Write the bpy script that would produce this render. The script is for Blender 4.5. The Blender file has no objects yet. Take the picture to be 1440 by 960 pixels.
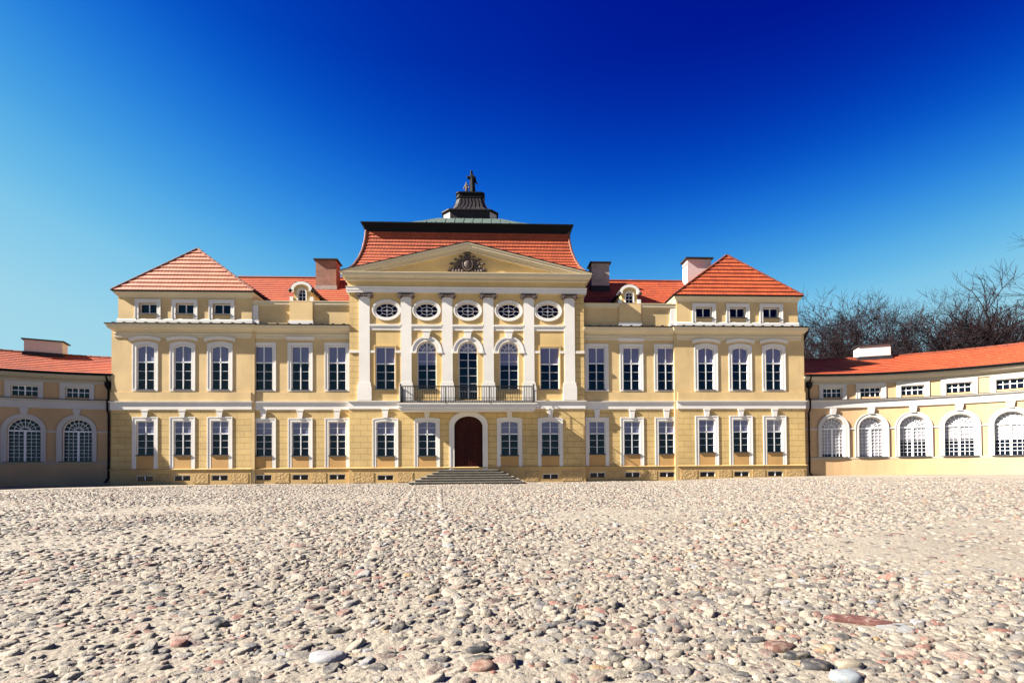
import bpy, bmesh, math, random
import numpy as np
from mathutils import Vector, Matrix
R=math.radians; PI=math.pi
random.seed(7); rng=np.random.default_rng(11)
scn=bpy.context.scene; col=scn.collection

# ------------------------------------------------------------------ materials
def newmat(name):
    m=bpy.data.materials.new(name); m.use_nodes=True
    nt=m.node_tree; b=nt.nodes['Principled BSDF']; return m,nt,b
def N(nt,t,**k):
    n=nt.nodes.new(t)
    for a,v in k.items(): setattr(n,a,v)
    return n
def pos(nt,scale=(1,1,1)):
    g=N(nt,'ShaderNodeNewGeometry'); mp=N(nt,'ShaderNodeMapping'); mp.inputs['Scale'].default_value=scale
    nt.links.new(g.outputs['Position'],mp.inputs['Vector']); return mp.outputs['Vector']
def noise(nt,vec,scale,detail=4,rough=.55):
    n=N(nt,'ShaderNodeTexNoise'); n.inputs['Scale'].default_value=scale; n.inputs['Detail'].default_value=detail; n.inputs['Roughness'].default_value=rough
    nt.links.new(vec,n.inputs['Vector']); return n.outputs['Fac']
def ramp(nt,fac,stops):
    r=N(nt,'ShaderNodeValToRGB'); e=r.color_ramp.elements
    while len(e)<len(stops): e.new(.5)
    for x,(p,c) in zip(e,stops):
        x.position=p; x.color=(*c,1) if len(c)==3 else c
    nt.links.new(fac,r.inputs['Fac']); return r.outputs['Color']
def mix(nt,a,b,fac,mode='MIX'):
    m=N(nt,'ShaderNodeMix',data_type='RGBA',blend_type=mode)
    for s,v in ((m.inputs[6],a),(m.inputs[7],b)):
        if isinstance(v,(tuple,list)): s.default_value=(*v,1) if len(v)==3 else v
        else: nt.links.new(v,s)
    if isinstance(fac,(int,float)): m.inputs[0].default_value=fac
    else: nt.links.new(fac,m.inputs[0])
    return m.outputs[2]
def mapr(nt,v,a,b,c=0,d=1):
    m=N(nt,'ShaderNodeMapRange'); m.inputs[1].default_value=a; m.inputs[2].default_value=b; m.inputs[3].default_value=c; m.inputs[4].default_value=d
    nt.links.new(v,m.inputs[0]); return m.outputs[0]
def bump(nt,b,h,strength=.5,dist=.02,prev=None):
    n=N(nt,'ShaderNodeBump'); n.inputs['Strength'].default_value=strength; n.inputs['Distance'].default_value=dist
    nt.links.new(h,n.inputs['Height'])
    if prev is not None: nt.links.new(prev,n.inputs['Normal'])
    nt.links.new(n.outputs['Normal'],b.inputs['Normal']); return n.outputs['Normal']
def scl(c,k): return tuple(min(1,x*k) for x in c)
AK=.88

def plaster(name,c,rough=.85,var=.16,stain=.25,bs=.25,joints=False,dirt=(.30,.22,.13)):
    m,nt,b=newmat(name); b.inputs['Roughness'].default_value=rough
    c=scl(c,AK); dirt=scl(dirt,AK); p=pos(nt)
    n1=noise(nt,p,.55,5); n2=noise(nt,pos(nt,(2.2,2.2,.22)),1.3,5,.65); n3=noise(nt,p,38,3)
    cc=mix(nt,scl(c,1-var),scl(c,1+var*.6),mapr(nt,n1,.3,.7))
    cc=mix(nt,cc,dirt,mapr(nt,n2,.58,.86,0,stain))
    h=n3
    if joints:
        g=N(nt,'ShaderNodeNewGeometry'); s=N(nt,'ShaderNodeSeparateXYZ'); nt.links.new(g.outputs['Position'],s.inputs[0])
        cb=N(nt,'ShaderNodeCombineXYZ'); nt.links.new(s.outputs[0],cb.inputs[0])
        nt.links.new(s.outputs[2],cb.inputs[1])
        br=N(nt,'ShaderNodeTexBrick'); br.inputs['Scale'].default_value=1; br.inputs['Brick Width'].default_value=.86; br.inputs['Row Height'].default_value=.352
        br.inputs['Mortar Size'].default_value=.013; br.inputs['Mortar Smooth'].default_value=.3; br.offset=.5
        br.inputs['Color1'].default_value=(1,1,1,1); br.inputs['Color2'].default_value=(.94,.94,.93,1); br.inputs['Mortar'].default_value=(.60,.55,.48,1)
        nt.links.new(cb.outputs[0],br.inputs['Vector'])
        cc=mix(nt,cc,br.outputs['Color'],1,'MULTIPLY')
        inv=N(nt,'ShaderNodeMath',operation='SUBTRACT'); inv.inputs[0].default_value=1; nt.links.new(br.outputs['Fac'],inv.inputs[1])
        pb=bump(nt,b,inv.outputs[0],.8,.02)
        nt.links.new(cc,b.inputs['Base Color']); bump(nt,b,n3,bs,.006,pb); return m
    nt.links.new(cc,b.inputs['Base Color']); bump(nt,b,n3,bs,.006); return m

def simple(name,c,rough=.5,metal=0,var=.2,scale=6,bs=0,spec=None,coat=0):
    m,nt,b=newmat(name); b.inputs['Roughness'].default_value=rough; b.inputs['Metallic'].default_value=metal
    if spec is not None: b.inputs['Specular IOR Level'].default_value=spec
    if coat: b.inputs['Coat Weight'].default_value=coat; b.inputs['Coat Roughness'].default_value=.03
    c=scl(c,AK); n=noise(nt,pos(nt),scale,5)
    nt.links.new(mix(nt,scl(c,1-var),scl(c,1+var),n),b.inputs['Base Color'])
    if bs: bump(nt,b,n,bs,.02)
    return m

def tile(name,c,c2,moss=.15):
    m,nt,b=newmat(name); b.inputs['Roughness'].default_value=.75
    uv=N(nt,'ShaderNodeUVMap'); 
    br=N(nt,'ShaderNodeTexBrick'); br.offset=.5; br.inputs['Scale'].default_value=1
    br.inputs['Brick Width'].default_value=.20; br.inputs['Row Height'].default_value=.36; br.inputs['Mortar Size'].default_value=.006; br.inputs['Bias'].default_value=0
    br.inputs['Color1'].default_value=(*c,1); br.inputs['Color2'].default_value=(*c2,1); br.inputs['Mortar'].default_value=(*scl(c,.35),1)
    nt.links.new(uv.outputs[0],br.inputs['Vector'])
    p=pos(nt); n1=noise(nt,p,.7,6,.6); n2=noise(nt,p,9,4)
    cc=mix(nt,br.outputs['Color'],scl(c2,.6),mapr(nt,n1,.42,.72,0,.6)); cc=mix(nt,cc,scl(c,1.35),mapr(nt,noise(nt,p,2.6,4,.6),.55,.75,0,.5))
    cc=mix(nt,cc,(.10,.08,.05),mapr(nt,n2,.60,.85,0,moss))
    nt.links.new(cc,b.inputs['Base Color'])
    w=N(nt,'ShaderNodeTexWave',wave_type='BANDS',bands_direction='X'); w.inputs['Scale'].default_value=1.57; nt.links.new(uv.outputs[0],w.inputs['Vector'])
    pb=bump(nt,b,w.outputs['Fac'],.12,.03); bump(nt,b,n2,.3,.01,pb)
    return m

YEL=(.57,.40,.16)
M={}
M['wall']=plaster('upper_plaster',(.60,.43,.205),var=.2,stain=.42)
M['wall_ashlar']=plaster('ashlar_plaster',(.60,.42,.17),var=.2,joints=True,stain=.36)
M['wall_bay']=plaster('bay_plaster',(.62,.43,.175),var=.18,stain=.3)
M['panel']=plaster('ochre_panel',(.50,.29,.10),stain=.3)
M['plinth']=plaster('plinth_plaster',(.50,.33,.13),stain=.5,dirt=(.16,.11,.07))
M['wing_wall']=plaster('gallery_plaster',(.45,.295,.155),stain=.2)
M['trim']=plaster('white_trim',(.70,.665,.61),var=.08,stain=.18,bs=.12,dirt=(.42,.38,.33))
M['cream']=plaster('cream_trim',(.64,.54,.36),var=.08,stain=.2,bs=.12,dirt=(.40,.33,.22))
M['tile']=tile('orange_roof_tile',(.33,.058,.013),(.25,.040,.010))
M['tile_pale']=tile('salmon_roof_tile',(.36,.115,.060),(.30,.085,.042),.1)  # flare over the left pavilion roof is put into this paler tile colour
M['metal']=simple('black_metal',(.007,.007,.008),.7,.0,.4,6,0,.10)
M['lead']=simple('dark_sheet_metal',(.020,.017,.019),.6,.0,.5,3,.2,.2)
M['copper']=simple('green_copper',(.055,.085,.072),.6,0,.5,2.5,.2)
M['bronze']=simple('brown_bronze',(.075,.05,.038),.6,0,.5,14,.4)
M['wing_trim']=plaster('gallery_white_trim',(.46,.44,.42),var=.08,stain=.15,bs=.12,dirt=(.3,.26,.22))
M['wing_cream']=plaster('gallery_cream_trim',(.36,.32,.25),var=.08,stain=.15,bs=.12,dirt=(.3,.26,.2))
M['frame']=simple('window_paint',(.74,.74,.74),.5,0,.05)
M['glass']=simple('dark_glass',(.003,.004,.012),.05,0,.3,2,.04,.28)
M['blind']=simple('blind_behind_glass',(.125,.125,.225),.5,0,.15,3,0,None,.5)
M['curtain']=simple('white_curtain',(.26,.25,.28),.5,0,.35,2.6,0,None,.5)
M['sill']=simple('grey_sill',(.07,.065,.07),.5,.1,.3)
M['gray']=simple('weathered_render',(.34,.29,.25),.9,0,.45,2.2,.4)
M['whitewash']=simple('chimney_whitewash',(.46,.40,.38),.9,0,.12,3,.2)
M['rail']=simple('wrought_iron',(.010,.010,.011),.6,0,.3,6,0,.15)

def wood():
    m,nt,b=newmat('dark_red_wood'); b.inputs['Roughness'].default_value=.6; b.inputs['Specular IOR Level'].default_value=.12
    n=noise(nt,pos(nt,(14,14,1.2)),1.5,5); nt.links.new(ramp(nt,n,[(.3,(.014,.003,.002)),(.7,(.055,.009,.006))]),b.inputs['Base Color']); bump(nt,b,n,.3,.01); return m
M['wood']=wood()
def brickm():
    m,nt,b=newmat('chimney_brick'); b.inputs['Roughness'].default_value=.9
    g=N(nt,'ShaderNodeNewGeometry'); s=N(nt,'ShaderNodeSeparateXYZ'); nt.links.new(g.outputs['Position'],s.inputs[0])
    a=N(nt,'ShaderNodeMath',operation='ADD'); nt.links.new(s.outputs[0],a.inputs[0]); nt.links.new(s.outputs[1],a.inputs[1])
    cb=N(nt,'ShaderNodeCombineXYZ'); nt.links.new(a.outputs[0],cb.inputs[0]); nt.links.new(s.outputs[2],cb.inputs[1])
    br=N(nt,'ShaderNodeTexBrick'); br.inputs['Scale'].default_value=1; br.inputs['Brick Width'].default_value=.26; br.inputs['Row Height'].default_value=.075; br.inputs['Mortar Size'].default_value=.008
    br.inputs['Color1'].default_value=(.25,.085,.045,1); br.inputs['Color2'].default_value=(.17,.055,.03,1); br.inputs['Mortar'].default_value=(.33,.27,.2,1)
    nt.links.new(cb.outputs[0],br.inputs['Vector'])
    nt.links.new(mix(nt,br.outputs['Color'],(.12,.07,.05),mapr(nt,noise(nt,pos(nt),2,5),.45,.75,0,.7)),b.inputs['Base Color']); return m
M['brick']=brickm()
def stonem():
    m,nt,b=newmat('step_stone'); b.inputs['Roughness'].default_value=.9; b.inputs['Specular IOR Level'].default_value=.15
    p=pos(nt); n=noise(nt,p,3,6); n2=noise(nt,p,60,3)
    nt.links.new(mix(nt,ramp(nt,n,[(.3,(.15,.13,.105)),(.7,(.22,.20,.165))]),(.12,.1,.08),mapr(nt,n2,.6,.8,0,.5)),b.inputs['Base Color']); bump(nt,b,n2,.4,.01); return m
M['step']=stonem()
def pebbledash():
    m,nt,b=newmat('pebbled_stucco'); b.inputs['Roughness'].default_value=.9
    p=pos(nt); v=N(nt,'ShaderNodeTexVoronoi'); v.inputs['Scale'].default_value=7.5; nt.links.new(p,v.inputs['Vector'])
    nt.links.new(mix(nt,(.35,.23,.095),(.46,.315,.14),mapr(nt,v.outputs['Distance'],.62,.18)),b.inputs['Base Color']); 
    inv=mapr(nt,v.outputs['Distance'],0,.7,1,0); bump(nt,b,inv,.35,.03); return m
M['pebble']=pebbledash()
def sandm():
    m,nt,b=newmat('packed_sand'); b.inputs['Roughness'].default_value=.95
    p=pos(nt); n=noise(nt,p,.35,6,.6); n2=noise(nt,p,4.5,6,.65); n3=noise(nt,p,55,4,.7)
    c=ramp(nt,n,[(.3,(.155,.131,.100)),(.7,(.218,.190,.151))])
    c=mix(nt,c,(.09,.072,.055),mapr(nt,n2,.52,.78,0,.5)); c=mix(nt,c,(.05,.042,.035),mapr(nt,n3,.56,.72,0,.5)); c=mix(nt,c,(.25,.22,.175),mapr(nt,n3,.47,.30,0,.5))
    nt.links.new(c,b.inputs['Base Color'])
    v=N(nt,'ShaderNodeTexVoronoi'); v.inputs['Scale'].default_value=22; nt.links.new(p,v.inputs['Vector'])
    pb=bump(nt,b,mapr(nt,v.outputs['Distance'],0,.6,1,0),.5,.02); bump(nt,b,n3,.7,.02,pb); return m
M['sand']=sandm()
def cobm():
    m,nt,b=newmat('fieldstone'); b.inputs['Roughness'].default_value=.8
    a=N(nt,'ShaderNodeAttribute',attribute_name='tint'); p=pos(nt)
    n=noise(nt,p,16,5,.65); n2=noise(nt,p,95,3,.7)
    c=mix(nt,a.outputs['Color'],(.196,.170,.134),mapr(nt,n,.40,.62,0,.65))
    c=mix(nt,c,(.04,.033,.03),mapr(nt,n2,.56,.72,0,.6))
    n4=noise(nt,p,42,4,.7)
    pb=bump(nt,b,n4,.8,.022); nt.links.new(c,b.inputs['Base Color']); bump(nt,b,n2,.5,.008,pb); return m
M['cobble']=cobm()
def slabm(name,c):
    m,nt,b=newmat(name); b.inputs['Roughness'].default_value=.75
    p=pos(nt); n=noise(nt,p,22,6,.65); n2=noise(nt,p,120,3,.7)
    k=mix(nt,scl(c,.6),scl(c,1.25),mapr(nt,n,.3,.7)); k=mix(nt,k,scl(c,.3),mapr(nt,n2,.58,.75,0,.5)); k=mix(nt,k,(.20,.17,.13),mapr(nt,n,.50,.66,0,.75))
    nt.links.new(k,b.inputs['Base Color']); bump(nt,b,n,.5,.01); return m
def barkm(name,a,c):
    m,nt,b=newmat(name); b.inputs['Roughness'].default_value=.95; b.inputs['Specular IOR Level'].default_value=.04
    n=noise(nt,pos(nt,(6,6,1.5)),2,5); nt.links.new(mix(nt,a,c,n),b.inputs['Base Color']); bump(nt,b,n,.5,.03); return m
M['bark']=barkm('tree_bark',(.010,.007,.007),(.028,.020,.017))
M['twig']=barkm('twig_bark',(.009,.006,.008),(.020,.013,.014))
M['ivy']=simple('ivy_leaf',(.018,.028,.010),.6,0,.6,3)

# ------------------------------------------------------------------ mesh builder
def flat(y0): return lambda u,v,w:(u,y0-w,v)
class MB:
    def __init__(s,T=None): s.v=[]; s.f=[]; s.uv={}; s.T=T or (lambda a,b,c:(a,b,c))
    def p(s,u,v,w): s.v.append(s.T(u,v,w)); return len(s.v)-1
    def face(s,idx,uv=None):
        if uv: s.uv[len(s.f)]=uv
        s.f.append(idx)
    def quad(s,pts,uv=None): s.face([s.p(*q) for q in pts],uv)
    def box(s,u0,u1,v0,v1,w0,w1):
        i=[s.p(u,v,w) for w in (w0,w1) for v in (v0,v1) for u in (u0,u1)]
        for q in ((0,1,3,2),(4,6,7,5),(0,4,5,1),(2,3,7,6),(0,2,6,4),(1,5,7,3)): s.face([i[k] for k in q])
    def boxw(s,x0,x1,y0,y1,z0,z1):
        T=s.T; s.T=lambda a,b,c:(a,b,c); s.box(x0,x1,y0,y1,z0,z1); s.T=T
    def prism(s,pts,w0,w1):
        n=len(pts); a=[s.p(u,v,w0) for u,v in pts]; b=[s.p(u,v,w1) for u,v in pts]
        s.face(a[::-1]); s.face(b)
        for k in range(n): j=(k+1)%n; s.face([a[k],a[j],b[j],b[k]])
    def ring(s,outer,inner,w0,w1,closed=False):
        n=len(outer); A=[[s.p(u,v,w) for u,v in l] for l,w in ((outer,w0),(outer,w1),(inner,w1),(inner,w0))]
        rg=range(n) if closed else range(n-1)
        for k in rg:
            j=(k+1)%n
            for a in range(4):
                b=(a+1)%4; s.face([A[a][k],A[a][j],A[b][j],A[b][k]])
        if not closed:
            s.face([A[a][0] for a in range(4)]); s.face([A[a][-1] for a in range(4)][::-1])
    def bar(s,a,b,t,w0,w1):
        d=Vector((b[0]-a[0],b[1]-a[1])); d.normalize(); n=Vector((-d.y,d.x))*t/2
        s.prism([(a[0]+n.x,a[1]+n.y),(a[0]-n.x,a[1]-n.y),(b[0]-n.x,b[1]-n.y),(b[0]+n.x,b[1]+n.y)],w0,w1)
    def sweep(s,path,prof,cap=True):
        # path: plan points, the outside is on the right hand when walking; prof: (w,z) polygon
        n=len(path); P=[Vector(q) for q in path]; rings=[]
        for k in range(n):
            d0=(P[k]-P[k-1]).normalized() if k>0 else None; d1=(P[k+1]-P[k]).normalized() if k<n-1 else None
            if d0 is None: d0=d1
            if d1 is None: d1=d0
            n0=Vector((d0.y,-d0.x)); n1=Vector((d1.y,-d1.x)); m=(n0+n1); m=m/max(.2,m.dot(n0))
            r=[]
            for w,z in prof: q=P[k]+m*w; s.v.append((q.x,q.y,z)); r.append(len(s.v)-1)
            rings.append(r)
        c=len(prof)
        for k in range(n-1):
            for a in range(c):
                b=(a+1)%c; s.face([rings[k][a],rings[k+1][a],rings[k+1][b],rings[k][b]])
        if cap: s.face(rings[0][::-1]); s.face(rings[-1])
    def tube(s,a,b,r0,r1,n=6,caps=True):
        a=Vector(a); b=Vector(b); d=(b-a).normalized(); x=d.orthogonal().normalized(); y=d.cross(x)
        A=[];B=[]
        for k in range(n):
            t=2*PI*k/n; o=x*math.cos(t)+y*math.sin(t)
            s.v.append(tuple(a+o*r0)); A.append(len(s.v)-1); s.v.append(tuple(b+o*r1)); B.append(len(s.v)-1)
        for k in range(n): j=(k+1)%n; s.face([A[k],A[j],B[j],B[k]])
        if caps: s.face(A[::-1]); s.face(B)
    def path_tube(s,pts,r,n=8):
        for a,b in zip(pts,pts[1:]): s.tube(a,b,r,r,n)
    def ball(s,c,r,n=10,m=6):
        c=Vector(c); r=Vector(r) if hasattr(r,'__len__') else Vector((r,r,r)); rows=[]
        for i in range(m+1):
            t=PI*i/m; row=[]
            for k in range(n):
                f=2*PI*k/n; s.v.append((c.x+r.x*math.sin(t)*math.cos(f),c.y+r.y*math.sin(t)*math.sin(f),c.z+r.z*math.cos(t))); row.append(len(s.v)-1)
            rows.append(row)
        for i in range(m):
            for k in range(n): j=(k+1)%n; s.face([rows[i][k],rows[i+1][k],rows[i+1][j],rows[i][j]])
    def loft(s,rings):
        I=[]
        for r in rings:
            q=[]
            for c in r: s.v.append(tuple(c)); q.append(len(s.v)-1)
            I.append(q)
        n=len(I[0])
        for a,b in zip(I,I[1:]):
            for k in range(n): j=(k+1)%n; s.face([a[k],a[j],b[j],b[k]])
        s.face(I[0][::-1]); s.face(I[-1])
    def tiles(s,A,B,C,D,rows,lift=.05,uoff=0):
        # tiled courses on the face A,B (low edge) D,C (high edge); each course has a real lip
        A,B,C,D=map(Vector,(A,B,C,D)); nrm=(B-A).cross(D-A).normalized()
        if nrm.z<0: nrm=-nrm
        e=(B-A).normalized(); L=((A+B)/2-(C+D)/2).length
        P=lambda q,h,v:(tuple(q+nrm*h),((q-A).dot(e)+uoff,v))
        for i in range(rows):
            t0,t1=i/rows,(i+1)/rows
            a=A.lerp(D,t0); b=B.lerp(C,t0); c=B.lerp(C,t1); d=A.lerp(D,t1)
            v0=.36*i+.01; v1=.36*(i+1)-.005
            Q=[P(a,lift,v0),P(b,lift,v0),P(c,.006,v1),P(d,.006,v1)]
            idx=[]
            for q,_ in Q: s.v.append(q); idx.append(len(s.v)-1)
            s.face(idx,[u for _,u in Q])
            Q2=[P(a,-.02,v0),P(b,-.02,v0)]
            j=[]
            for q,_ in Q2: s.v.append(q); j.append(len(s.v)-1)
            s.face([j[0],j[1],idx[1],idx[0]],[Q2[0][1],Q2[1][1],Q[1][1],Q[0][1]])
    def build(s,name,mat,parent=None,smooth=False,origin=None,recalc=True):
        me=bpy.data.meshes.new(name)
        o=Vector(origin) if origin is not None else Vector((0,0,0))
        me.from_pydata([tuple(Vector(q)-o) for q in s.v],[],s.f)
        if s.uv:
            l=me.uv_layers.new(name='UVMap'); dat=l.data
            for fi,poly in enumerate(me.polygons):
                u=s.uv.get(fi)
                if u:
                    for li,c in zip(poly.loop_indices,u): dat[li].uv=c
        if recalc and not s.uv:
            bm=bmesh.new(); bm.from_mesh(me); bmesh.ops.recalc_face_normals(bm,faces=bm.faces); bm.to_mesh(me); bm.free()
        if smooth:
            me.polygons.foreach_set('use_smooth',[True]*len(me.polygons))
        me.materials.append(mat if not isinstance(mat,str) else M[mat])
        ob=bpy.data.objects.new(name,me); col.objects.link(ob); ob.location=o
        if parent is not None:
            ob.parent=parent; 
            w=Vector((0,0,0)); q=parent
            while q is not None: w+=q.location; q=q.parent
            ob.location=o-w
        return ob
def thing(name,label,cat,loc=(0,0,0),group=None):
    o=bpy.data.objects.new(name,None); col.objects.link(o); o.location=loc; o['label']=label; o['category']=cat
    if group: o['group']=group
    return o
def tag(o,label=None,cat=None,group=None,kind=None):
    for k,v in (('label',label),('category',cat),('group',group),('kind',kind)):
        if v: o[k]=v
    return o

# ------------------------------------------------------------------ openings
def outline(uc,w,v0,v1,rise=0,n=12):
    h=w/2; pts=[(uc-h,v0),(uc-h,v1-rise)]
    if rise>0:
        if rise>=h*.55:    # half ellipse
            pts=[(uc-h,v0)]+[(uc-h*math.cos(PI*k/n),v1-rise+rise*math.sin(PI*k/n)) for k in range(n+1)]
        else:              # shallow segment
            rad=(h*h+rise*rise)/(2*rise); a=math.asin(h/rad)
            pts=[(uc-h,v0)]+[(uc+rad*math.sin(-a+2*a*k/n),v1-rad+rad*math.cos(-a+2*a*k/n)) for k in range(n+1)]
    else: pts.append((uc+h,v1))
    pts.append((uc+h,v0)); return pts
def ellipse(uc,vc,a,b,n=32): return [(uc-a*math.cos(2*PI*k/n),vc+b*math.sin(2*PI*k/n)) for k in range(n)]
def wall_panel(mb,u0,u1,v0,v1,holes,rev=.2,du=None):
    us={u0,u1}; vs={v0,v1}; B=[]
    for h in holes:
        a=min(p[0] for p in h); b=max(p[0] for p in h); c=min(p[1] for p in h); d=max(p[1] for p in h)
        B.append((a,b,c,d)); us|={a,b}; vs|={c,d}
    us=sorted(us); vs=sorted(vs)
    if du:
        o=[]
        for a,b in zip(us,us[1:]):
            k=max(1,math.ceil((b-a)/du)); o+=[a+(b-a)*i/k for i in range(k)]
        us=o+[us[-1]]
    for a,b in zip(us,us[1:]):
        for c,d in zip(vs,vs[1:]):
            m=((a+b)/2,(c+d)/2)
            if b-a<1e-6 or d-c<1e-6 or any(x[0]<m[0]<x[1] and x[2]<m[1]<x[3] for x in B): continue
            mb.quad([(a,c,0),(b,c,0),(b,d,0),(a,d,0)])
    for h,(a,b,c,d) in zip(holes,B):
        n=len(h); cy=(c+d)/2
        for k in range(n):
            p,q=h[k],h[(k+1)%n]
            mb.quad([(p[0],p[1],0),(q[0],q[1],0),(q[0],q[1],-rev),(p[0],p[1],-rev)])
            if abs(p[0]-q[0])<1e-6: continue
            e=d if (p[1]+q[1])/2>cy else c
            if abs(p[1]-e)<1e-6 and abs(q[1]-e)<1e-6: continue
            mb.quad([(p[0],p[1],0),(q[0],q[1],0),(q[0],e,0),(p[0],e,0)])
def inset(ol,uc,k): # shrink an outline towards its centre line by k (bars and frames)
    cv=sum(p[1] for p in ol)/len(ol); out=[]
    a=max(p[0] for p in ol)-uc; lo=min(p[1] for p in ol); hi=max(p[1] for p in ol)
    return [(uc+(p[0]-uc)*(a-k)/a, lo+k+(p[1]-lo)*(hi-lo-2*k)/(hi-lo)) for p in ol]

# ------------------------------------------------------------------ PALACE
palace=thing('palace','yellow baroque palace with white pilasters, pediment, balcony and red tiled roofs facing the courtyard','palace')
XP=21.05; XI=12.96; XR=7.10; YP=-.12; YF=0.; YR=-.30
K=1.0115   # the bay dimensions were first taken for a nearer plane
KZ=lambda z: z*K-.011
TP,TF=flat(YP),flat(YF)
TR=lambda u,v,w:(u*K,YR-w,KZ(v))
ZS0,ZS1=4.44,4.96
BLK=[(-XP,-XI,YP),(-XI,-XR,YF),(-XR,XR,YR),(XR,XI,YF),(XI,XP,YP)]
UP=(14.78,16.95,19.10); UF=(7.92,10.11,12.28)   # window axes: pavilions, links
wins=[]   # (floor, axis, T, kind)
def fl(i): return flat(BLK[i][2])
openings={k:{'g':[],'u':[],'c':[]} for k in range(5)}
def window(parent,T,uc,w,v0,v1,rise,rev,surround=None,foot=None,mull=True,transom=.62,bars=(1,1),upbars=0,blind=None,blindto=None,sill=True,hood=None,key=None,name='window',st=.02,blindmat='blind',pmat='glass',label=None,fr=.055,surmat='trim'):
    ol=outline(uc,w,v0,v1,rise); org=T(uc,v0,0)
    root=None
    if surround:
        b=surround; f0=v0-.0 if foot is None else foot
        outer=outline(uc,w+2*b,f0,v1+b,rise*1.12 if rise and rise<w*.3 else (rise+b if rise else 0))
        inner=[(p[0],p[1]) for p in ol]; inner[0]=(inner[0][0]+.003,f0); inner[-1]=(inner[-1][0]-.003,f0)
        mb=MB(T); mb.ring(outer,inner,-.02,st)
        # raised outer fillet
        o2=outline(uc,w+2*b+.02,f0,v1+b+.01,rise*1.13 if rise and rise<w*.3 else (rise+b if rise else 0))
        i2=outline(uc,w+2*b-.10,f0,v1+b-.05,rise*1.08 if rise and rise<w*.3 else (rise+b-.05 if rise else 0))
        mb.ring(o2,i2,st-.01,st+.015)
        if foot is None: mb.box(uc-w/2-b,uc+w/2+b,v0-.10,v0-.002,-.02,st+.03)
        root=mb.build(name,surmat,parent,origin=org)
    # frame
    mb=MB(T); wz=-rev+.05
    mb.ring(ol,inset(ol,uc,fr),-rev-.02,wz)
    H=v1-v0; h=w/2; vt=v0+H*transom
    top=lambda u:(v1-rise+ (rise*math.sqrt(max(0,1-((u-uc)/h)**2)))) if rise else v1
    if mull: mb.box(uc-.028,uc+.028,v0+.03,v1-.03,-rev,wz+.008)
    if transom<1: mb.box(uc-h+.02,uc+h-.02,vt-.035,vt+.035,-rev,wz+.008)
    n=bars[1]
    for k in range(1,n+1):
        z=v0+.04+(vt-v0-.04)*k/(n+1); mb.box(uc-h+.03,uc+h-.03,z-.0095,z+.0095,-rev,wz-.012)
    for k in range(1,upbars+1):
        z=vt+(v1-vt)*k/(upbars+1); mb.box(uc-h+.03,uc+h-.03,z-.0095,z+.0095,-rev,wz-.012)
    fo=mb.build('frame' if root else name,'frame',root or parent,origin=org)
    if root is None: root=fo
    if label: root['label']=label
    mb=MB(T); mb.prism(ol,-rev-.005,-rev+.006); mb.build('pane',pmat,root,origin=org)
    if blind is not None:
        blind+=random.uniform(-.05,.05); bo=[(p[0],max(p[1],blind)) for p in inset(ol,uc,.03)]
        if blindto is not None: bo=[(p[0],min(p[1],blindto)) for p in bo]
        mb=MB(T); mb.prism(bo,-rev+.009,-rev+.016); mb.build('blind',blindmat,root,origin=org)
    if sill:
        mb=MB(T); a=.02 if surround else .06
        mb.box(uc-h-a,uc+h+a,v0-.045,v0-.0,-rev+.02,st+.05 if surround else .06); mb.build('sill','sill',root,origin=org)
    if key:
        k0,k1,kw=key; mb=MB(T); mb.prism([(uc-kw*.36,k0),(uc+kw*.36,k0),(uc+kw*.55,k1),(uc-kw*.55,k1)],-.01,.065); mb.box(uc-kw*.62,uc+kw*.62,k1-.07,k1-.003,-.01,.08)
        mb.build('keystone','trim',root,origin=org)
    if hood:
        hk,z0,z1,hw=hood; mb=MB(T)
        if hk=='flat':
            mb.box(uc-hw/2+.06,uc+hw/2-.06,z0,z1-.06,-.01,.05); mb.box(uc-hw/2,uc+hw/2,z1-.062,z1,-.01,.10)
        else:
            rise2=.14; o=outline(uc,hw,z0,z1,rise2); i=outline(uc,hw,z0,z1-.15,rise2); mb.ring(o[1:-1],i[1:-1],-.01,.07)
            o=outline(uc,hw+.06,z0,z1+.03,rise2); i=outline(uc,hw+.06,z0,z1-.03,rise2); mb.ring(o[1:-1],i[1:-1],.0,.11)
        mb.build('hood','trim',root,origin=org)
    return root
rev=.11
for bi in (0,4):
    sg=-1 if bi==0 else 1; T=fl(bi)
    for k,a in enumerate(UP):
        x=sg*a
        openings[bi]['u'].append(outline(x,1.03,5.66,8.30,.13)); openings[bi]['g'].append(outline(x,1.02,1.76,3.80)); openings[bi]['c'].append(outline(x,.96,.24,.56))
        window(palace,T,x,1.03,5.66,8.30,.13,rev,.22,blind=7.30,hood=('arc',8.55,8.80,1.78),transom=.62,bars=(1,2))
        window(palace,T,x,1.02,1.76,3.80,0,rev,.22,foot=.955,blind=3.06,transom=.62,bars=(1,2),upbars=1,key=(3.98,4.44,.34),pmat='glass',blindmat='curtain' if (bi==4 and k==2) else 'blind')
        window(palace,flat(YP-.03),x,.96,.24,.56,0,.09,None,transom=1,bars=(1,0),sill=False,name='cellar_window',fr=.03)
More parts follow.
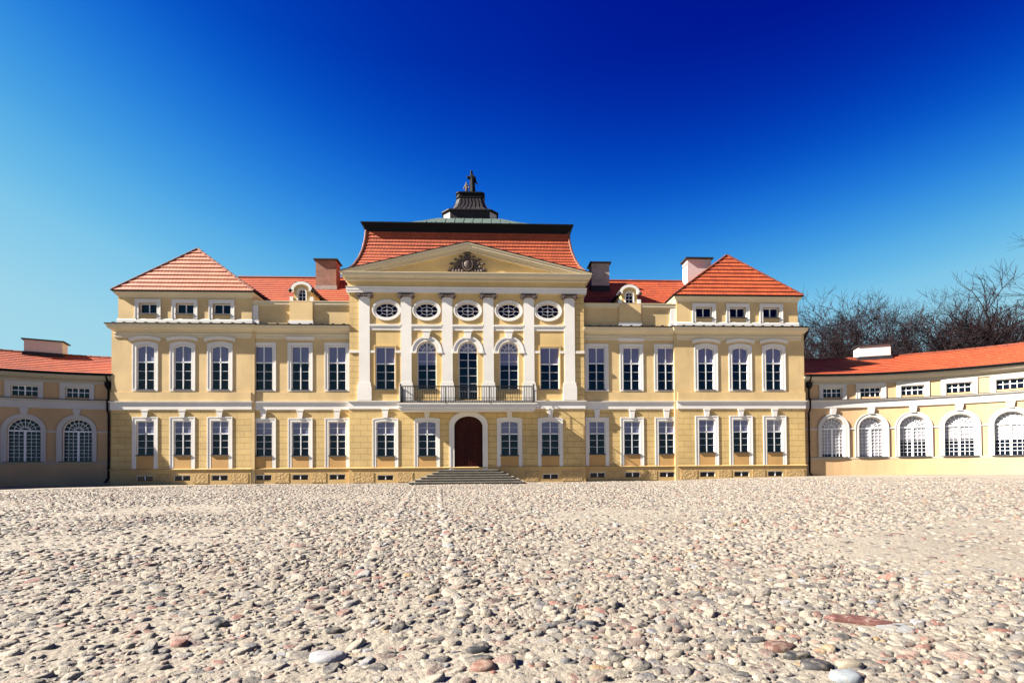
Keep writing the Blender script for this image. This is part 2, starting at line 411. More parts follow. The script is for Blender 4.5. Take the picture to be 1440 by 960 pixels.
for bi in (1,3):
    sg=-1 if bi==1 else 1; T=fl(bi)
    for k,a in enumerate(UF):
        x=sg*a
        openings[bi]['u'].append(outline(x,1.07,5.66,8.30)); openings[bi]['g'].append(outline(x,1.03,1.68,3.73)); openings[bi]['c'].append(outline(x,.96,.24,.56))
        window(palace,T,x,1.07,5.66,8.30,0,rev,.20,blind=7.30,hood=('flat',8.66,8.86,1.74) if k==1 else None,bars=(1,2))
        window(palace,T,x,1.03,1.68,3.73,0,rev,.21,foot=.955,blind=2.98,bars=(1,2),upbars=1,key=(3.90,4.44,.34))
        window(palace,flat(YF-.03),x,.96,.24,.56,0,.09,None,transom=1,bars=(1,0),sill=False,name='cellar_window',fr=.03)
# central bay
for x in (-4.92,-2.46,2.46,4.92):
    openings[2]['g'].append(outline(x,1.10,1.62,3.70,.07))
    window(palace,TR,x,1.10,1.62,3.70,.07,rev,.20,foot=.955,blind=2.93,bars=(1,2),upbars=1,key=(3.89,4.44,.34))
for x in (-4.92,4.92):
    openings[2]['c'].append(outline(x,.94,.20,.50)); window(palace,lambda u,v,w:(u*K,YR-.03-w,KZ(v)),x,.94,.20,.50,0,.09,None,transom=1,bars=(1,0),sill=False,name='cellar_window',fr=.03)
    openings[2]['u'].append(outline(x,1.17,5.60,8.14)); window(palace,TR,x,1.17,5.60,8.14,0,.15,None,blind=7.16,transom=.60,bars=(1,2))
def fan(root,T,uc,vs,r,rv,n=5,rings=(.55,),t=.022):
    mb=MB(T)
    for k in range(1,n):
        a=PI*k/n; r0=rings[0]*r if len(rings) else 0
        mb.bar((uc+r0*.55*math.cos(a),vs+r0*.55*math.sin(a)),(uc+(r-.03)*math.cos(a),vs+(r-.03)*math.sin(a)),t,-rv,-rv+.05)
    for q in rings:
        o=[(uc-(q*r+t/2)*math.cos(PI*k/16),vs+(q*r+t/2)*math.sin(PI*k/16)) for k in range(17)]; i=[(uc-(q*r-t/2)*math.cos(PI*k/16),vs+(q*r-t/2)*math.sin(PI*k/16)) for k in range(17)]
        mb.ring(o,i,-rv,-rv+.048)
    mb.build('fanlight_bars','frame',root,origin=T(uc,vs,0))
for x in (-2.46,0,2.46):
    v0=5.60 if x else 4.97
    openings[2]['u'].append(outline(x,1.15,v0,8.44,.575))
    r=window(palace,TR,x,1.15,v0,8.44,  .575,.16,None,blind=(7.05 if x else 7.90),transom=(7.83-v0)/(8.44-v0),bars=(1,3 if x else 5),mull=True,sill=bool(x),name='window' if x else 'balcony_door')
    fan(r,TR,x,7.86,.55,.16,6,(.5,))
    # archivolt, imposts and keystone
    mb=MB(TR); a=outline(x,1.78,7.84,8.74,.89,20); b=outline(x,1.20,7.84,8.455,.60,20); mb.ring(a,b,-.02,.05)
    a2=outline(x,1.84,7.84,8.77,.92,20); b2=outline(x,1.66,7.84,8.68,.83,20); mb.ring(a2,b2,.045,.075)
    for s in (-1,1): mb.box(*sorted((x+s*.60,x+s*.94)),7.74,7.845,-.01,.085)
    mb.build('archivolt','trim',r,origin=TR(x,7.8,0))
    mb=MB(TR); mb.prism([(x-.15,8.62),(x+.15,8.62),(x+.25,9.115),(x-.25,9.115)],.0,.10); mb.box(x-.28,x+.28,9.03,9.112,0,.115); mb.build('keystone','trim',r,origin=TR(x,8.6,0))
for x in (-4.83,-2.46,0,2.46,4.83):
    openings[2]['u'].append(ellipse(x,10.32,.67,.44))
    mb=MB(TR); mb.ring(ellipse(x,10.32,.84,.61),ellipse(x,10.32,.665,.435),-.02,.03,True); mb.ring(ellipse(x,10.32,.86,.63),ellipse(x,10.32,.78,.55),.025,.05,True)
    r=mb.build('oval_window','trim',palace,origin=TR(x,10.32,0))
    mb=MB(TR); mb.ring(ellipse(x,10.32,.67,.44),ellipse(x,10.32,.64,.41),-.16,-.10,True); mb.ring(ellipse(x,10.32,.36,.235),ellipse(x,10.32,.335,.21),-.16,-.12,True)
    mb.box(x-.66,x+.66,10.308,10.332,-.15,-.115); mb.box(x-.014,x+.014,9.9,10.74,-.15,-.113)
    for s in (-1,1):
        for q in (-1,1): mb.bar((x+s*.24,10.32+q*.155),(x+s*.46,10.32+q*.30),.022,-.15,-.118)
    mb.box(x-.06,x+.06,10.26,10.38,-.15,-.10)
    mb.build('frame','frame',r,origin=TR(x,10.32,0))
    mb=MB(TR); mb.prism(ellipse(x,10.32,.67,.44),-.165,-.150); mb.build('pane','glass',r,origin=TR(x,10.32,0))
# walls
openings[2]['g'].append(outline(0,1.70,.79,3.98,.62,16))
for bi,(xa,xb,y) in enumerate(BLK):
    T=TR if bi==2 else flat(y); top=12.0 if bi==2 else 9.0
    if bi==2: xa,xb=-XR/K,XR/K
    mb=MB(T); wall_panel(mb,xa,xb,.9,4.5,openings[bi]['g'],rev+.01); mb.build('ground_floor_wall','wall_ashlar',palace)
    mb=MB(T)
    if bi==2:
        wall_panel(mb,-5.95,5.95,4.5,top,openings[2]['u'],.17); mb.build('upper_wall','wall_bay',palace)
        for s in (-1,1):
            mb=MB(T); mb.box(*sorted((s*5.95,s*XR/K)),4.5,top,-.2,.0)
            mb.build('corner_strip','wall_ashlar',palace)
    else:
        wall_panel(mb,xa,xb,4.5,top,openings[bi]['u'],rev+.01); mb.build('upper_wall','wall',palace)
    PT=(lambda u,v,w:(u*K,YR-.03-w,KZ(v))) if bi==2 else flat(y-.03)
    mb=MB(PT); wall_panel(mb,xa-(.03 if bi in (0,2) else 0),xb+(.03 if bi in (2,4) else 0),-.4,.9,openings[bi]['c'],.10); mb.build('plinth','plinth',palace)
    # rough pebbled panels between the cellar windows
    cs=sorted(sum(p[0] for p in c)/4 for c in openings[bi]['c'])
    gaps=[]
    for a,b in zip(cs,cs[1:]):
        if b-a<3: gaps.append((a+.66,b-.66))
    if bi==0: gaps.append((cs[-1]+.66,xb-.15))
    if bi==4: gaps=[(xa+.12,cs[0]-.66)]+gaps+[(cs[-1]+.66,xb-.1)]
    if bi==2: gaps=[(xa+.18,-5.6),(-4.2,-3.3),(3.4,4.2),(5.6,xb-.2)]
    if bi==1: gaps.append((cs[-1]+.66,xb-.05))
    if bi==3: gaps=[(xa+.1,cs[0]-.66)]+gaps
    for a,b in gaps:
        if b-a>.2: mb=MB(PT); mb.box(a,b,.08,.66,-.02,.018); mb.build('pebbled_panel','pebble',palace,origin=(a,y,.3))
    # ochre panels under ground floor windows
    for h in openings[bi]['g']:
        a=min(p[0] for p in h); b=max(p[0] for p in h)
        if b-a<1.5: mb=MB(T); mb.box(a+.03,b-.03,.96,min(p[1] for p in h)-.05,-.02,.012); mb.build('window_apron','panel',palace,origin=(a,y,1.2))
    if bi!=2:
        mb=MB(T); mb.box(xa+(-.04 if bi==0 else .0),xb+(.04 if bi==4 else 0),4.97,5.50,-.05,.04); mb.build('dado','wall',palace)
# the returns at the steps of the front and the body behind
mb=MB()
mb.boxw(-XP,XP,.35,13,-.4,9.3); mb.build('rear_body','wall',palace)
for s in (-1,1):
    for x,y0,y1,top in ((XP,YP,.4,9.3),(XI,YP,.02,9.3),(XR,YR,.02,12.3)):
        mb=MB(); mb.boxw(*sorted((s*x,s*(x-.2))),y0+.002,y1,-.4,top); mb.build('return_wall','wall',palace,origin=(s*x,y0,0))
front=[(-XP,13),(-XP,YP),(-XI,YP),(-XI,YF),(-XR,YF),(-XR,YR),(XR,YR),(XR,YF),(XI,YF),(XI,YP),(XP,YP),(XP,13)]
mb=MB(); mb.sweep(front,[(-.1,.88),(.05,.88),(.08,.90),(.08,.925),(.0,.955),(-.1,.955)]); mb.build('plinth_moulding','plinth',palace)
mb=MB(); mb.sweep(front,[(-.1,4.44),(.035,4.44),(.045,4.47),(.045,4.86),(.07,4.88),(.11,4.91),(.11,4.95),(-.1,4.965)]); mb.build('string_course','trim',palace)
# upper cornice of pavilions and links
CP=[(-.1,8.73),(.035,8.73),(.045,8.80),(.045,8.93),(.08,8.97),(.08,9.0),(.03,9.03),(.03,9.10),(.09,9.14),(.18,9.18),(.28,9.27),(.32,9.36),(.32,9.40),(.36,9.44),(.36,9.47),(-.1,9.5)]
for pth in (front[0:4]+[(-XR,YF)],[(XR,YF)]+front[8:]):
    pth=[((abs(x)-.22)*(1 if x>0 else -1) if abs(x)>XP-.01 else x,y) for x,y in pth]
    mb=MB(); mb.sweep(pth,CP); mb.build('main_cornice','cream',palace)
    mb=MB(); mb.sweep(pth,[(.0,9.474),(.38,9.474),(.40,9.50),(.38,9.535),(.33,9.54),(-.1,9.60)])
    mb.build('cornice_flashing','metal',palace)
# snow-guard strip along the flashing
for bi in (0,1,3,4):
    xa,xb,y=BLK[bi]; k=int((xb-xa)/.62); mb=MB(lambda u,v,w:(u,v,w)); cp=[(xb-.05,y-.16),(xa+.05,y-.16)]
    for i in range(k):
        x=xa+(i+.5)*(xb-xa)/k; cp+=[(x-.07,y-.20),(x-.07,y-.36),(x+.07,y-.36),(x+.07,y-.20)]
    mb.prism(cp,9.556,9.59); mb.build('snow_guard','lead',palace,origin=(xa,y,9.5))
# attic storey over the pavilions
for s in (-1,1):
    a,b=sorted((s*12.97,s*20.75)); y=YP+.10; T=flat(y)
    hs=[outline(s*q,1.05,10.20,10.83) for q in (14.72,16.88,19.02)]
    mb=MB(T); wall_panel(mb,a,b,9.5,11.4,hs,.2)
    mb.quad([(a,9.5,0),(a,11.4,0),(a,11.4,-9),(a,9.5,-9)]); mb.quad([(b,9.5,0),(b,11.4,0),(b,11.4,-9),(b,9.5,-9)]); mb.build('attic_wall','wall',palace)
    mb=MB(); pth=[(a,8.5),(a,y),(b,y),(b,8.5)]
    mb.sweep(pth,[(-.1,9.55),(.05,9.55),(.05,9.84),(.02,9.88),(-.1,9.88)]); mb.build('attic_base','trim',palace)
    mb=MB(); mb.sweep(pth,[(-.1,11.16),(.03,11.16),(.04,11.26),(.08,11.30),(.15,11.37),(.18,11.42),(.18,11.47),(-.1,11.49)]); mb.build('attic_cornice','cream',palace)
    for h in hs:
        uc=sum(p[0] for p in h)/4; window(palace,T,uc,1.05,10.20,10.83,0,.19,.22,transom=1,bars=(1,0),sill=True,name='attic_window',st=.05,foot=9.9)
    # hipped roof
    ax=s*16.72; ex0,ex1=a-.22,b+.22; ey=y-.22; ez=11.52; az=14.52; ry=1.02; by=9.2
    mb=MB()
    mb.tiles((ex0,ey,ez),(ex1,ey,ez),(ax+.03,ry,az),(ax-.03,ry,az),11,.06)
    mb.tiles((ex1,ey,ez),(ex1,by,ez),(ax,7.3,az),(ax,ry,az),14,.06)
    mb.tiles((ex0,by,ez),(ex0,ey,ez),(ax,ry,az),(ax,7.3,az),14,.06)
    mb.tiles((ex1,by,ez),(ex0,by,ez),(ax,7.3,az),(ax,7.3,az),11,.06)
    rf=mb.build('pavilion_roof','tile_pale' if s<0 else 'tile',palace); rf['label']='paler salmon tiled hipped roof' if s<0 else 'bright orange red tiled hipped roof'
    mb=MB(); mb.sweep([(a,by-.3),(a,y),(b,y),(b,by-.3)],[(-.1,11.475),(.16,11.475),(.22,11.48),(.27,11.50),(.27,11.56),(.23,11.58),(.18,11.55),(-.1,11.53)]); mb.build('gutter','metal',palace)
    mb=MB()
    for p,q in (((ex0,ey,ez),(ax,ry,az)),((ex1,ey,ez),(ax,ry,az)),((ax,ry,az),(ax,7.3,az))):
        P=Vector(p);Q=Vector(q);n=int((Q-P).length/.38)
        for i in range(n):
            c0=P.lerp(Q,i/n); c1=P.lerp(Q,(i+.96)/n); up=Vector((0,0,.035)); mb.tube(c0+up,c1+up,.085,.07,7)
    mb.build('hip_tiles','tile_pale' if s<0 else 'tile',rf)
# links: parapet, roof, dormer, chimney
for s in (-1,1):
    a,b=sorted((s*XR,s*13.0)); T=flat(.12)
    mb=MB(T); mb.box(a,b,9.5,10.80,-1.2,0)
    mb.build('parapet','wall',palace)
    mb=MB(T); mb.box(a,b,10.76,10.84,-1.2,.05); mb.box(a,b,10.84,11.02,-1.2,.10); mb.box(a,b,11.02,11.05,-1.2,.13); mb.build('parapet_coping','cream',palace)
    mb=MB(T); mb.box(*sorted((s*12.55,s*12.98)),9.54,9.84,-.1,.13);mb.box(*sorted((s*12.62,s*12.98)),9.84,10.76,-.1,.08); mb.build('parapet_pier','trim',palace)
    cx=s*10.05
    mb=MB(T); mb.box(cx-.68,cx+.68,9.84,10.96,-.1,.16); mb.build('dormer_pedestal','wall',palace)
    mb=MB(T); mb.box(cx-.72,cx+.72,9.54,9.84,-.1,.21); mb.build('dormer_pedestal_base','trim',palace)
    mb=MB(); 
    ra,rb=sorted((s*6.5,s*16.3)); mb.tiles((ra,1.25,10.95),(rb,1.25,10.95),(rb,5.3,14.33),(ra,5.3,14.33),15,.05); mb.tiles((rb,9.4,10.95),(ra,9.4,10.95),(ra,5.3,14.33),(rb,5.3,14.33),15,.05)
    # valley part that runs on behind the pavilion roof
    rf=mb.build('link_roof','tile',palace)
    mb=MB(); mb.tube((ra,5.3,14.38),(rb,5.3,14.38),.10,.10,8); mb.build('ridge_tiles','tile',rf)
    # dormer
    mb=MB(T); ol=outline(cx,1.10,11.06,11.98,.42,14); hole=outline(cx,.46,11.08,11.80,.23,10)
    wall_panel(mb,cx-.50,cx+.50,11.055,11.80,[hole],.12)
    mb.prism([(cx-.5,11.8)]+[(cx-.5*math.cos(PI*k/12),11.8+.26*math.sin(PI*k/12)) for k in range(13)]+[(cx+.5,11.8)],-.2,.0)
    mb.quad([(cx-.5,11.055,0),(cx-.5,11.8,0),(cx-.5,11.8,-1.8),(cx-.5,11.055,-1.8)]); mb.quad([(cx+.5,11.055,0),(cx+.5,11.8,0),(cx+.5,11.8,-1.8),(cx+.5,11.055,-1.8)])
    d=mb.build('dormer','wall_bay',palace,origin=(cx,-.1,11.05))
    mb=MB(T); o=[(cx-.64*math.cos(PI*k/14),11.72+.50*math.sin(PI*k/14)) for k in range(15)]; i=[(cx-.46*math.cos(PI*k/14),11.72+.34*math.sin(PI*k/14)) for k in range(15)]
    mb.ring(o,i,-.1,.12); 
    for q in (-1,1): mb.box(*sorted((cx+q*.50,cx+q*.70)),11.055,11.30,-.2,.10); mb.box(*sorted((cx+q*.44,cx+q*.68)),11.64,11.74,-.1,.13)
    mb.ring(outline(cx,.60,11.06,11.87,.30,12),outline(cx,.46,11.06,11.80,.23,12),-.01,.05)
    mb.build('surround','trim',d,origin=(cx,-.1,11.05))
    mb=MB(T); ring=lambda r,z,w:[(cx-r*math.cos(PI*k/14),z+r*.8*math.sin(PI*k/14)) for k in range(15)]
    mb.ring([(cx-.66*math.cos(PI*k/14),11.74+.52*math.sin(PI*k/14)) for k in range(15)],[(cx-.60*math.cos(PI*k/14),11.72+.46*math.sin(PI*k/14)) for k in range(15)],-2.4,.10)
    for q in (-1,1): mb.ball((cx+q*.66,-.02,11.66),(.10,.12,.12),10,6)
    mb.build('dormer_roof','lead',d,origin=(cx,-.1,11.05))
    mb=MB(T); mb.ring(hole,inset(hole,cx,.03),-.13,-.06); mb.box(cx-.012,cx+.012,11.1,11.79,-.13,-.07); mb.box(cx-.22,cx+.22,11.33,11.35,-.13,-.08); mb.box(cx-.22,cx+.22,11.56,11.58,-.13,-.08); mb.build('frame','frame',d,origin=(cx,-.1,11.05))
    mb=MB(T); mb.prism(hole,-.14,-.115); mb.build('pane','glass',d,origin=(cx,-.1,11.05))
    # chimney
    x0,x1=(-10.42,-9.05) if s<0 else (8.42,9.66); cy=3.7
    mb=MB(); mb.boxw(x0,x1,cy,cy+.95,12.5,15.0)
    ch=mb.build('chimney','brick' if s<0 else 'gray',palace,origin=((x0+x1)/2,cy,13)); ch['label']='bare brick chimney' if s<0 else 'chimney with cracked grey render'
    mb=MB(); mb.boxw(x0-.04,x1+.04,cy-.04,cy+.99,12.6,13.45) if s>0 else mb.boxw(x0-.05,x1+.05,cy-.05,cy+1.0,13.0,13.28); mb.build('flashing','lead' if s>0 else 'gray',ch,origin=((x0+x1)/2,cy,13))
    mb=MB(); mb.boxw(x0-.12,x1+.12,cy-.14,cy+1.08,15.0,15.09); mb.build('cap','lead',ch,origin=((x0+x1)/2,cy,13))
mb=MB(); mb.boxw(15.42,17.15,4.3,5.2,13.6,15.62); ch=mb.build('chimney','whitewash',palace,origin=(16.3,4.6,13.8)); ch['label']='pale rendered chimney behind a pavilion roof'
mb=MB(); mb.boxw(15.28,17.28,4.15,5.35,15.62,15.72); mb.build('cap','lead',ch,origin=(16.3,4.6,13.8))
mb=MB()
for k in range(5): mb.boxw(15.415,15.43,4.36+.17*k,4.46+.17*k,15.2,15.42)
mb.build('flue_slot','metal',ch,origin=(16.3,4.6,13.8))

# central order
for k,x in enumerate((-6.13,-3.67,-1.23,1.23,3.67,6.13)):
    T=TR; w=.315; mb=MB(T)
    mb.box(x-w,x+w,6.0,11.1,-.02,.06)
    mb.box(x-w-.06,x+w+.06,5.86,6.0,-.02,.085)
    o=mb.build('pilaster','trim',palace,origin=T(x,5,0))
    mb=MB(T); mb.box(x-.42,x+.42,4.925,5.70,-.02,.105); mb.prism([(x-.42,5.70),(x+.42,5.70),(x+.37,5.86),(x-.37,5.86)],-.02,.095); mb.build('base','trim',o,origin=T(x,5,0))
    mb=MB(T); mb.box(x-.46,x+.46,11.26,11.325,-.02,.17); mb.box(x-.30,x+.30,11.19,11.262,-.02,.1)
    for s in (-1,1):
        mb.tube(T(x+s*.36,11.14,.0),T(x+s*.36,11.14,.17),.145,.145,14); mb.tube(T(x+s*.36,11.14,.16),T(x+s*.36,11.14,.20),.06,.05,10)
    for q in range(5): mb.ball(T(x-.2+.1*q,11.17,.11),.06,8,5)
    mb.build('capital','bronze',o,origin=T(x,11.1,0))
# bands between pilasters, imposts
px=(-6.13,-3.67,-1.23,1.23,3.67,6.13)
for a,b in zip(px,px[1:]):
    a+=.317; b-=.317
    mb=MB(TR); mb.prism([(a,9.12),(b,9.12),(b,9.2),(a,9.2)],-.02,.035); mb.box(a,b,9.197,9.363,-.02,.02); mb.box(a,b,9.36,9.46,-.02,.07); mb.build('bay_band','trim',palace,origin=(a,YR,9.1))
for a,b in ((-7.03,-6.45),(6.45,7.03),(-5.81,-5.51),(-4.33,-3.99),(4.33,3.99),(5.51,5.81),(-3.35,-3.41),(-1.52,-1.55),):
    a,b=sorted((a,b)); mb=MB(TR); mb.box(a,b,7.76,7.90,-.02,.05); mb.build('impost_band','trim',palace,origin=(a,YR,7.8))
# yellow reveals panels beside the side windows
for x in (-4.92,4.92):
    mb=MB(TR); mb.ring([(x-.66,5.55),(x-.66,8.22),(x+.66,8.22),(x+.66,5.55)],[(x-.583,5.55),(x-.583,8.142),(x+.583,8.142),(x+.583,5.55)],-.02,.04)
    mb.build('window_fillet','wall_bay',palace,origin=(x,YR,5.6))
# entablature and pediment
rp=[(-XR,3),(-XR,YR),(XR,YR),(XR,3)]
mb=MB(); mb.sweep(rp,[(w*.55,KZ(z)) for w,z in [(-.1,11.33),(.26,11.33),(.26,11.46),(.29,11.47),(.29,11.62),(.33,11.66),(.33,11.68),(-.1,11.69)]]); mb.build('architrave','trim',palace)
mb=MB(); mb.sweep(rp,[(-.1,KZ(11.68)),(.09,KZ(11.68)),(.09,KZ(12.06)),(-.1,KZ(12.06))]); mb.build('frieze','wall_bay',palace)
mb=MB(); mb.sweep(rp,[(w*.68,KZ(z)) for w,z in [(-.1,12.0),(.24,12.0),(.28,12.06),(.28,12.16),(.46,12.17),(.48,12.2),(.56,12.23),(.60,12.30),(.60,12.40),(.66,12.44),(.66,12.47),(-.1,12.50)]]); mb.build('cornice','cream',palace)
mb=MB(lambda u,v,w:(u*K,YR-.19-w,KZ(v)))
n=118; cp=[(7.2,12.158),(-7.2,12.158)]
for i in range(n):
    x=-7.2+14.4*(i+.5)/n; cp+=[(x-.034,12.13),(x-.034,12.065),(x+.034,12.065),(x+.034,12.13)]
mb.prism(cp,-.01,.06); mb.build('dentils','cream',palace)
# tympanum
mb=MB(TR); mb.prism([(-6.9,12.45),(6.9,12.45),(0,14.05)],-.3,.10); mb.build('tympanum','wall_bay',palace)
A=Vector((-7.55,12.50)); C=Vector((0,14.27)); sl=(C-A).normalized(); nn=Vector((sl.y,-sl.x))
def rake(mb,t0,t1,w0,w1,x0=None,yb=YR):
    for s in (1,-1):
        a0=A+nn*t0; a1=A+nn*t1; c0=C+Vector((0,-t0/abs(nn.y))); c1=C+Vector((0,-t1/abs(nn.y)))
        # start on horizontal z=12.5
        def atz(p): k=(12.48-p.y)/sl.y; return p+sl*k
        if t0>0: a0=atz(a0)
        a1=atz(a1)
        pts=[(a0.x,a0.y),(a1.x,a1.y),(c1.x,c1.y),(c0.x,c0.y)]
        if s<0: pts=[(-x,z) for x,z in pts][::-1]
        mb.T=lambda u,v,w:(u,yb-w,KZ(v)); mb.prism(pts,w0,w1)
mb=MB(); rake(mb,0,.06,-3.2,.45); rake(mb,.06,.20,-3.2,.41); rake(mb,.20,.30,-.2,.35); mb.build('raking_cornice','cream',palace)
mb=MB(); rake(mb,.30,.46,-.2,.22); mb.build('raking_moulding','cream',palace)
for s in (-1,1):
    mb=MB(lambda u,v,w:(u,YR-.21-w,KZ(v))); q=lambda t,h: (A+sl*t+nn*h); top=[q(.9,.315),q(7.6,.315)]; low=[]
    for i in range(56):
        t=.95+6.6*(i+.5)/56; low+=[q(t-.034,.34),q(t-.034,.42),q(t+.034,.42),q(t+.034,.34)]
    cp=[(s*p.x,p.y) for p in top[::-1]+low]
    mb.prism(cp,-.01,.06); mb.build('raking_dentils','cream',palace)
p=[(-7.60,12.505),(0,14.29),(7.60,12.505),(7.60,12.535),(0,14.325),(-7.60,12.535)]
mb=MB(lambda u,v,w:(u,YR-w,KZ(v))); mb.prism(p[0:2]+[p[4],p[5]],-3.3,.47); mb.prism([p[1],p[2],p[3],p[4]],-3.3,.47); mb.build('pediment_flashing','lead',palace)
# coat of arms: oval shield, crown, fan of banners and trophies
T=lambda u,v,w:(u*K,YR-.10-w,KZ(v)); mb=MB(T); cz=13.03
mb.ball(T(0,cz,.10),(.24,.12,.30),14,8); mb.ring(ellipse(0,cz,.34,.40,20),ellipse(0,cz,.25,.31,20),.02,.18,True)
for k in range(17):
    a=PI*(k)/16; L=1.0 if k%2==0 else .78; c,sn=math.cos(a),math.sin(a)
    r0=.30; L*= (1 if abs(c)>.35 else .75)
    mb.tube(T(r0*c,cz-.32+r0*.7*sn+.05,.06),T(L*c,cz-.32+L*.80*sn+.05,.10),.022,.016,5)
    q=(L*c,cz-.32+L*.80*sn+.05)
    mb.ball(T(q[0],q[1],.1),(.09+.03*(k%3),.06,.075),8,5)
    if k%2: mb.prism([(q[0]-.10*c-.07*sn,q[1]-.10*sn+.07*c),(q[0]-.30*c-.11*sn,q[1]-.30*sn+.11*c),(q[0]-.32*c+.10*sn,q[1]-.3*sn-.10*c),(q[0]-.06*c+.08*sn,q[1]-.06*sn-.08*c)],.03,.12)
for s in (-1,1):
    for q in range(4): mb.ball(T(s*(.30+.18*q),12.62+.03*(q%2),.08),(.12,.09,.10),8,5)
    mb.prism([(s*.36,12.72),(s*.95,12.60),(s*1.18,12.62),(s*1.0,12.75),(s*.5,12.86)],.02,.10)
mb.box(-.20,.20,13.40,13.50,.02,.18)
for q in range(5):
    a=R(-40+20*q); mb.tube(T(.16*math.sin(a),13.5,.1),T(.30*math.sin(a),13.5+.26*math.cos(a),.1),.035,.02,6); mb.ball(T(.31*math.sin(a),13.5+.28*math.cos(a),.1),.045,8,5)
mb.box(-.26,.26,12.52,12.60,.02,.14)
mb.build('coat_of_arms','bronze',palace,origin=(0,YR,12.5))
# mansard
prof=[(0,13.0),(.30,13.40),(.55,13.95),(.74,14.55),(.86,15.2),(.92,15.85)]
def pint(t):
    k=t*(len(prof)-1); i=min(int(k),len(prof)-2); f=k-i; return (prof[i][0]*(1-f)+prof[i+1][0]*f, prof[i][1]*(1-f)+prof[i+1][1]*f)
mb=MB(); X0=7.33; Y0=.16; Y1=12.2; rows=14
for i in range(rows):
    (d0,z0),(d1,z1)=pint(i/rows),pint((i+1)/rows)
    a=[(-X0+d0,Y0+d0,z0),(X0-d0,Y0+d0,z0),(X0-d0,Y1-d0,z0),(-X0+d0,Y1-d0,z0)]; b=[(-X0+d1,Y0+d1,z1),(X0-d1,Y0+d1,z1),(X0-d1,Y1-d1,z1),(-X0+d1,Y1-d1,z1)]
    for k in range(4):
        j=(k+1)%4; n0=len(mb.f); mb.tiles(a[k],a[j],b[j],b[k],1,.045)
        for q in range(n0,len(mb.f)):
            if q in mb.uv: mb.uv[q]=[(u,v+.36*i) for u,v in mb.uv[q]]
rf=mb.build('mansard_roof','tile',palace)
for sx in (-1,1):
    mb=MB()
    for k in range(26):
        (d0,z0),(d1,z1)=pint(k/26),pint((k+.95)/26)
        mb.tube((sx*(X0-d0),Y0+d0,z0+.03),(sx*(X0-d1),Y0+d1,z1+.03),.09,.08,7)
    mb.build('hip_tiles','tile_pale',rf)
sq=lambda h,y0,y1:[(-h,y1),(-h,y0),(h,y0),(h,y1)]
mb=MB(); hx=6.40; y0=Y0+.92
mb.sweep([(-hx,9),(-hx,y0),(hx,y0),(hx,9)],[(-.3,15.80),(.02,15.80),(.06,15.95),(.16,16.10),(.26,16.22),(.30,16.25),(.30,16.31),(-.3,16.34)]); mb.build('roof_cornice','metal',palace)
# upper copper roof, concave, up to an eight-sided drum
def sqring(h,cy,z,n=1): return [(-h,cy-h*.87,z),(h,cy-h*.87,z),(h,cy+h*.87,z),(-h,cy+h*.87,z)]
cy=6.2
RG=[(6.62,.82,16.32),(5.6,1.75,16.66),(4.5,2.6,17.12),(3.3,3.4,17.65),(2.2,4.2,18.25)]
mb=MB(); mb.loft([[(-h,yf,z),(h,yf,z),(h,2*cy-yf,z),(-h,2*cy-yf,z)] for h,yf,z in RG]); mb.build('upper_roof','copper',palace)
mb=MB()
for x in np.arange(-6,6.1,.62):
    pr=None
    for h,yf,z in RG:
        if abs(x)<h-.1: 
            q=(x,yf,z+.02)
            if pr: mb.tube(pr,q,.022,.022,4)
            pr=q
mb.build('roof_seam','copper',palace)
def octo(r,z,ch=.50):
    c=r*ch; return [(-c,cy-r,z),(c,cy-r,z),(r,cy-c,z),(r,cy+c,z),(c,cy+r,z),(-c,cy+r,z),(-r,cy+c,z),(-r,cy-c,z)]
mb=MB(); mb.loft([octo(1.86,18.0,.74),octo(1.86,18.86,.74)]); o=mb.build('roof_drum','lead',palace)
mb=MB()
for s in (-1,1):
    mb.quad([(s*1.395,cy-1.862,18.22),(s*1.862,cy-1.395,18.22),(s*1.862,cy-1.395,18.80),(s*1.395,cy-1.862,18.80)])
mb.build('drum_lit_chamfer','whitewash',o)  # sunlight on the chamfer faces is put into their pale colour
mb=MB(); mb.loft([octo(2.0,18.86,.74),octo(2.0,18.93,.74),octo(1.55,19.12,.74),octo(1.25,19.45,.74),octo(1.08,19.85,.74),octo(.98,20.25,.74),octo(.96,20.28,.74)])
mb.build('bell_roof','lead',palace)
mb=MB(); mb.loft([octo(1.02,20.26,.8),octo(1.02,20.34,.8),octo(.98,20.36,.8),octo(.98,20.55,.8),octo(1.04,20.58,.8),octo(1.04,20.66,.8)]); mb.build('statue_plinth','metal',palace)
mb=MB()
for x in np.linspace(-.9,.9,9):
    mb.tube((x*1.02,cy-1.02,20.2),(x*1.28,cy-1.29,19.45),.018,.018,4); mb.tube((x*1.28,cy-1.29,19.45),(x*1.6,cy-1.60,19.1),.018,.018,4)
mb.build('roof_seam','lead',palace)

